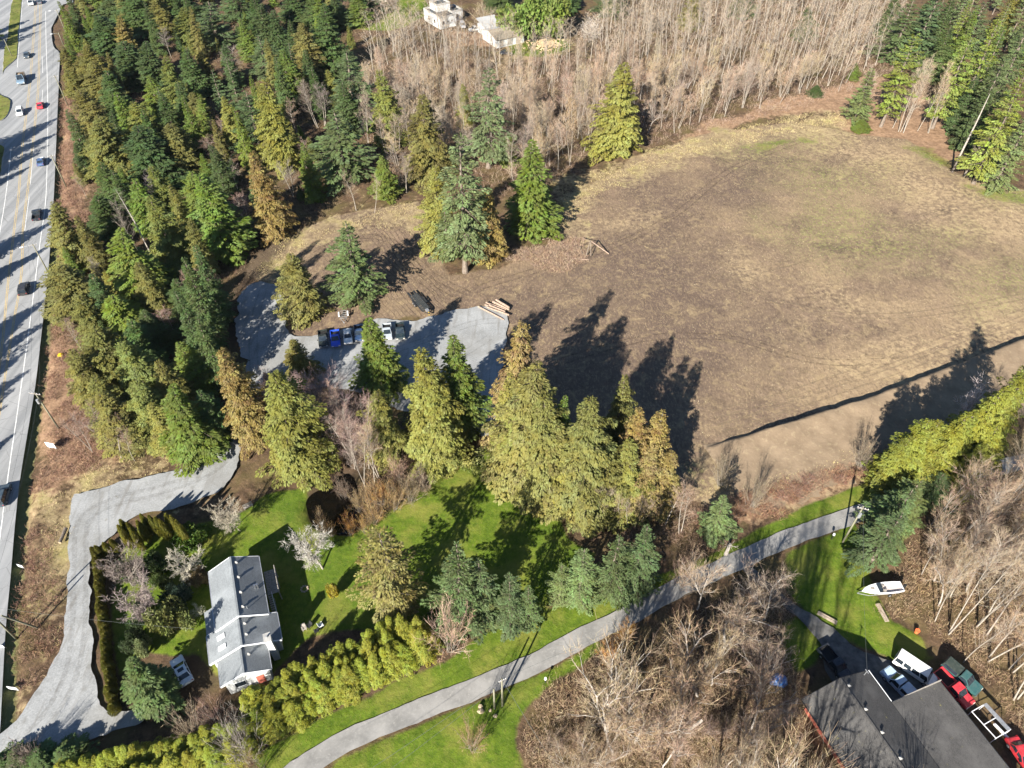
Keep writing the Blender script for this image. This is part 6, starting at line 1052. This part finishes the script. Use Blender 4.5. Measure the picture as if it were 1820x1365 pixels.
# white tubular frame beside the wing
fr = [at(1727, 1265, 2), at(1753, 1250, 2), at(1808, 1318, 2), at(1768, 1310, 2)]; c0 = np.mean(fr, 0); o = empty('shelter_frame', (c0[0], c0[1], 0)); tag(o, 'white tubular shelter frame without cover beside the dark roof', 'frame')
A_, B_2, C_, D_2 = (np.array(p)-c0 for p in fr); C_ = B_2+(D_2-A_)*1.05; D_2 = A_+(D_2-A_)*1.05
for p in (A_, B_2, C_, D_2): MB().tube([(p[0], p[1], -.1), (p[0], p[1], 2.0)], .045, 6).build('post', MAT['white'], o)
for p, q in ((A_, B_2), (B_2, C_), (C_, D_2), (D_2, A_), ((A_+D_2)/2, (B_2+C_)/2)): MB().beam((p[0], p[1], 2.03), (q[0], q[1], 2.03), .09, .07).build('rail', MAT['white'], o)
e_ = (B_2-A_)*.22; MB().hexa([(*(B_2-e_), 2.07), (*B_2, 2.07), (*C_, 2.07), (*(C_-e_), 2.07)], [(*(B_2-e_), 2.1), (*B_2, 2.1), (*C_, 2.1), (*(C_-e_), 2.1)]).build('panel', MAT['steel'], o)
a = at(1779, 1302); wb_ = MB().box(-.2, .2, -1.2, 1.2, .15, .4).build('white_trough', MAT['white'], None, bevel=.08); wb_.location = (a[0], a[1], .0); wb_.rotation_euler = (0, 0, R(28)); tag(wb_, 'narrow white trough under the white shelter frame', 'trough')
a = at(1630, 1122); bk = MB().tube([(0, 0, 0), (0, 0, .38)], [.16, .2], 12).tube([(0, 0, .38), (0, 0, .41)], .215, 12); bk.tube([(.2, 0, .38), (.12, .14, .5), (-.12, .14, .5), (-.2, 0, .38)], .012, 5); bk = bk.build('bucket', MAT['orange']); bk.scale = (1.6, 1.6, 1.6); bk.location = (a[0], a[1], gz(*a)); tag(bk, 'orange bucket in the dry litter near the van', 'bucket')

# ------------------------------------------------------------------ poles, wires, signs, small things
WT = {}
def pole(name, bx, by, h, label, arms=(), trans=False, lamp=False, rz=0.0, tilt=None, group=None, key=None):
    X, Y = at(bx, by); o = empty(name, (X, Y, gz(X, Y)), rz); tag(o, label, 'utility pole', group)
    if tilt: o.rotation_euler = (tilt[0], tilt[1], rz)
    MB().tube([(0, 0, -.3), (0, 0, h)], [.17, .11], 9).build('post', MAT['pole'], o, smooth=True)
    for z, l in arms:
        ar = MB().box(-l/2, l/2, -.19, -.11, z-.06, z+.06).build('crossarm', MAT['greywood'], o)
        for u in (-.46, -.2, .2, .46): MB().tube([(u*l, -.15, z+.06), (u*l, -.15, z+.22)], [.035, .05], 6).build('insulator', MAT['white'], ar)
    if trans: MB().tube([(0, -.42, h-2.3), (0, -.42, h-1.4)], .25, 10).tube([(.1, -.42, h-1.4), (.1, -.42, h-1.2)], .04, 6).build('transformer', MAT['steel'], o)
    if lamp: la = MB().tube([(0, 0, h-.6), (-1.2, 0, h-.2), (-2.0, 0, h-.15)], .04, 6).build('lamp_arm', MAT['steel'], o); MB().box(-2.7, -1.95, -.14, .14, h-.25, h-.1).build('lamp_head', MAT['white'], la, bevel=.03)
    WT[key] = (X, Y, h); return o
HG = R(27)
pole('utility_pole', 120, 186, 9.8, 'utility pole at the highway opposite the red car', [(9.4, 1.8)], rz=HG, key='h1'); pole('utility_pole', 117, 330, 9.3, 'utility pole with lamp beside the shaded dark blue car', [(9.0, 1.8)], lamp=True, rz=HG, key='h2'); pole('utility_pole', 88, 488, 9.0, 'utility pole half hidden by cedars beside the highway', [(8.8, 1.6)], lamp=True, rz=HG, key='h3')
pole('utility_pole', 103, 759, 9.5, 'utility pole with crossarm and transformer at the pinkish roadside brush', [(9.3, 2.2)], trans=True, rz=R(-10), key='h4'); pole('utility_pole', 26, 1132, 9.5, 'utility pole at the highway ditch beside the brown brush', [(9.2, 2.0)], rz=R(-20), key='h5'); pole('utility_pole', 118, 60, 9.0, 'utility pole with lamp near the far junction', [(8.6, 1.4)], lamp=True, rz=HG, key='h0'); pole('utility_pole', 22, 101, 6.5, 'slim lamp pole on the grass traffic island', [], rz=HG, key='i0'); pole('utility_pole', 112, 78, 4.5, 'short pole near the far driveway', [], lamp=True, rz=HG, key='i1')
X, Y = at(65, 1114); b = at(0, 1092, 6.5); o = empty('brace_pole', (X, Y, gz(X, Y))); tag(o, 'slanting wooden brace pole beside the highway ditch', 'utility pole'); MB().tube([(0, 0, 0), (b[0]-X, b[1]-Y, 6.5)], [.15, .11], 8).build('post', MAT['pole'], o)
pole('utility_pole', 1498, 963, 9.9, 'utility pole with transformer beside the lane end', [(9.5, 1.6)], trans=True, rz=R(-20), key='r1'); pole('utility_pole', 893, 1254, 8.8, 'taller of two wooden poles beside the lane', [(8.6, 1.0)], rz=R(25), key='r2'); pole('utility_pole', 879, 1258, 6.3, 'shorter of two wooden poles beside the lane', [], rz=R(25), key='r3')
def wire(p0, p1, sag, label, r=.016):
    p0 = Vector(p0); p1 = Vector(p1); n = 22; o = MB().tube([p0.lerp(p1, i/n)-Vector((0, 0, 4*sag*(i/n)*(1-i/n)))-p0 for i in range(n+1)], r, 4).build('power_line', MAT['wire']); o.location = p0; return tag(o, label, 'wire')
def top(k, dx=0, dy=0, dz=-.2): a = WT[k]; return (a[0]+dx, a[1]+dy, a[2]+dz)
for a, b, lb in (('h0', 'h1', 'between the far lamp pole and its neighbour'), ('h1', 'h2', 'between poles at the red car'), ('h2', 'h3', 'above the shaded highway'), ('h3', 'h4', 'over the cedars beside the highway'), ('h4', 'h5', 'above the roadside brush')):
    for k, d in ((0, -.8), (1, .8)): wire(top(a, d, 0, -.1), top(b, d, 0, -.1), 1.2, ('upper' if k else 'lower')+' highway power line '+lb)
a = H1.matrix_world @ Vector((0, 0, 0)); hx = at(365, 1119, 4.0)
wire(top('h5'), (hx[0], hx[1], 4.0), .7, 'service wire from highway pole to the grey roofed house', .012)
wire(top('r2'), (-28, 20, 9.5), .8, 'power line from lane poles over the lane bend', .018); wire(top('r3'), (-28, 18, 8), .8, 'lower cable from lane poles over the lane bend', .018); wire(top('r2'), (14, 14, 9.0), .6, 'power line from lane poles over the thicket', .018); wire(top('r2'), top('r1'), 1.4, 'power line along the lane between its poles', .016)
hm = Vector((43.0726, 39.2816, 0))+Matrix.Rotation(math.atan2(-.9353, .3538), 3, 'Z') @ Vector((.2, 4.2, 5.6)); wire(top('r1'), hm, .6, 'service wire from lane pole to the dark roofed house', .012)
def sign(bx, by, w_, h_, z0, rz, label, two=True):
    X, Y = at(bx, by); o = empty('roadside_sign', (X, Y, gz(X, Y)), rz); tag(o, label, 'sign'); MB().box(-w_/2, w_/2, -.03, .03, z0, z0+h_).build('board', MAT['white'], o)
    for s in ((-1, 1) if two else (0,)): MB().box(s*w_*.42-.04, s*w_*.42+.04, .032, .11, -.2, z0+h_*.9).build('post', MAT['greywood'], o)
sign(93, 796, 1.8, 1.3, .6, R(-12), 'white sign board on posts in the roadside brush'); sign(35, 1005, 1.0, .7, .5, R(-15), 'small white sign board at the ditch by the brown brush'); sign(22, 1223, 1.5, .8, .5, R(-8), 'white sign board near the mouth of the driveway'); sign(4, 1150, .8, .6, .4, R(-8), 'small white sign beside the highway shoulder')
a = at(107, 630); o = MB().box(-.5, .5, -.35, .35, 0, .45).box(-.3, .3, -.3, .3, .45, .62).build('yellow_crate', MAT['yellow'], None, bevel=.06); o.location = (a[0], a[1], gz(*a)); tag(o, 'bright yellow crate left in the roadside brush', 'crate')
for bx, by, lb in ((969, 1213, 'white marker post at the thicket edge by the lane'), (1478, 958, 'white marker post near the lane end pole')):
    X, Y = at(bx, by); o = empty('marker_post', (X, Y, gz(X, Y))); tag(o, lb, 'post'); MB().tube([(0, 0, -.1), (0, 0, 1.3)], .06, 8).build('post', MAT['darksteel'], o); MB().tube([(0, 0, 1.3), (0, 0, 1.62)], [.2, .17], 10).build('cap', MAT['white'], o)
X, Y = at(1290, 985); o = empty('tree_stump', (X, Y, gz(X, Y))); tag(o, 'pale broken stump beside the pines above the lane', 'stump'); MB().tube([(0, 0, -.2), (.05, 0, 1.6), (.1, .05, 3.0)], [.34, .26, .2], 9).build('trunk', MAT['pale_bark'], o); 
m = MB()
for k in range(9): a_ = k*.7; m.tube([(.05, 0, 2.2+.08*k), (math.cos(a_)*1.5, math.sin(a_)*1.5, 2.5+.1*k)], [.05, .015], 4)
m.build('branch_stubs', MAT['pale_bark'], o)
a = at(862, 1264); m = MB()
for k in range(7):
    c_ = Vector((rl_.gauss(0, .5), rl_.gauss(0, .35), .2)); s_ = rl_.uniform(.25, .5); q = [Vector((math.cos(t_)*s_*rl_.uniform(.8, 1.2), math.sin(t_)*s_*rl_.uniform(.7, 1), 0))+c_ for t_ in np.linspace(0, 6.28, 7)[:-1]]; m.poly([(p.x, p.y, -.1) for p in q]+[(c_.x+(p.x-c_.x)*.6, c_.y+(p.y-c_.y)*.6, s_*.9) for p in q], [tuple(range(6, 12))]+[(i, (i+1) % 6, 6+(i+1) % 6, 6+i) for i in range(6)])
o = m.build('rock_heap', bark('tan_rock', (.26, .20, .13), (.44, .36, .25))); o.location = (a[0], a[1], 0); tag(o, 'heap of tan rocks at the foot of the lane poles', 'rocks')
# garden furniture on the shaded lawn, fire ring
def chair(bx, by, rz, mat, label):
    X, Y = at(bx, by); o = empty('garden_chair', (X, Y, gz(X, Y)), rz); tag(o, label, 'chair'); m = MAT[mat]; MB().box(-.3, .3, -.3, .3, .4, .46).build('seat', m, o); MB().hexa([(-.3, .3, .46), (.3, .3, .46), (.3, .35, .46), (-.3, .35, .46)], [(-.3, .45, 1.0), (.3, .45, 1.0), (.3, .5, 1.0), (-.3, .5, 1.0)]).build('backrest', m, o)
    for sx in (-1, 1):
        MB().box(sx*.33-.03, sx*.33+.03, -.3, .35, .6, .65).build('armrest', m, o)
        for sy in (-1, 1): MB().box(sx*.27-.03, sx*.27+.03, sy*.26-.03, sy*.26+.03, 0, .4).build('leg', m, o)
chair(541, 1118, .5, 'greywood', 'weathered garden chair on the shaded lawn'); chair(571, 1112, 2.2, 'white', 'white garden chair on the shaded lawn'); chair(563, 1122, 3.6, 'darksteel', 'dark garden chair beside the white one'); chair(550, 1114, -.6, 'darksteel', 'dark garden chair beside the weathered one')
X, Y = at(541, 1046); m = MB()
for k in range(9): a_ = k*.698; m.box(math.cos(a_)*.5-.13, math.cos(a_)*.5+.13, math.sin(a_)*.5-.1, math.sin(a_)*.5+.1, -.05, .16)
o = m.build('fire_ring', MAT['plank']); o.location = (X, Y, gz(X, Y)); tag(o, 'small ring of pale blocks on the lawn behind the house', 'fire ring')
X, Y = at(441, 900); o = empty('garden_bench', (X, Y, gz(X, Y)), .6); tag(o, 'small wooden bench at the lawn edge under the broad cedar', 'bench')
for k in range(3): MB().box(-.8, .8, -.25+k*.17, -.25+k*.17+.13, .42, .47).build('slat', MAT['greywood'], o)
for s in (-1, 1): MB().box(s*.65-.05, s*.65+.05, -.22, .22, 0, .42).build('leg', MAT['greywood'], o)
MB().box(-.8, .8, .26, .31, .55, .9).build('backrest', MAT['greywood'], o)

# ------------------------------------------------------------------ thin spring haze over the whole valley
hz = MB().box(-4500, 4500, -3500, 5600, -3, 101.5).build('haze', plain('haze', (.8, .85, .9))); tag(hz, kind='stuff')
hm_ = bpy.data.materials.new('haze_air'); hm_.use_nodes = True; hn = hm_.node_tree; hn.nodes.clear(); pv = hn.nodes.new('ShaderNodeVolumePrincipled'); pv.inputs['Color'].default_value = (.86, .91, 1.0, 1); pv.inputs['Density'].default_value = .00003; pv.inputs['Anisotropy'].default_value = .2
ho = hn.nodes.new('ShaderNodeOutputMaterial'); hn.links.new(pv.outputs[0], ho.inputs['Volume']); hz.data.materials.clear(); hz.data.materials.append(hm_)
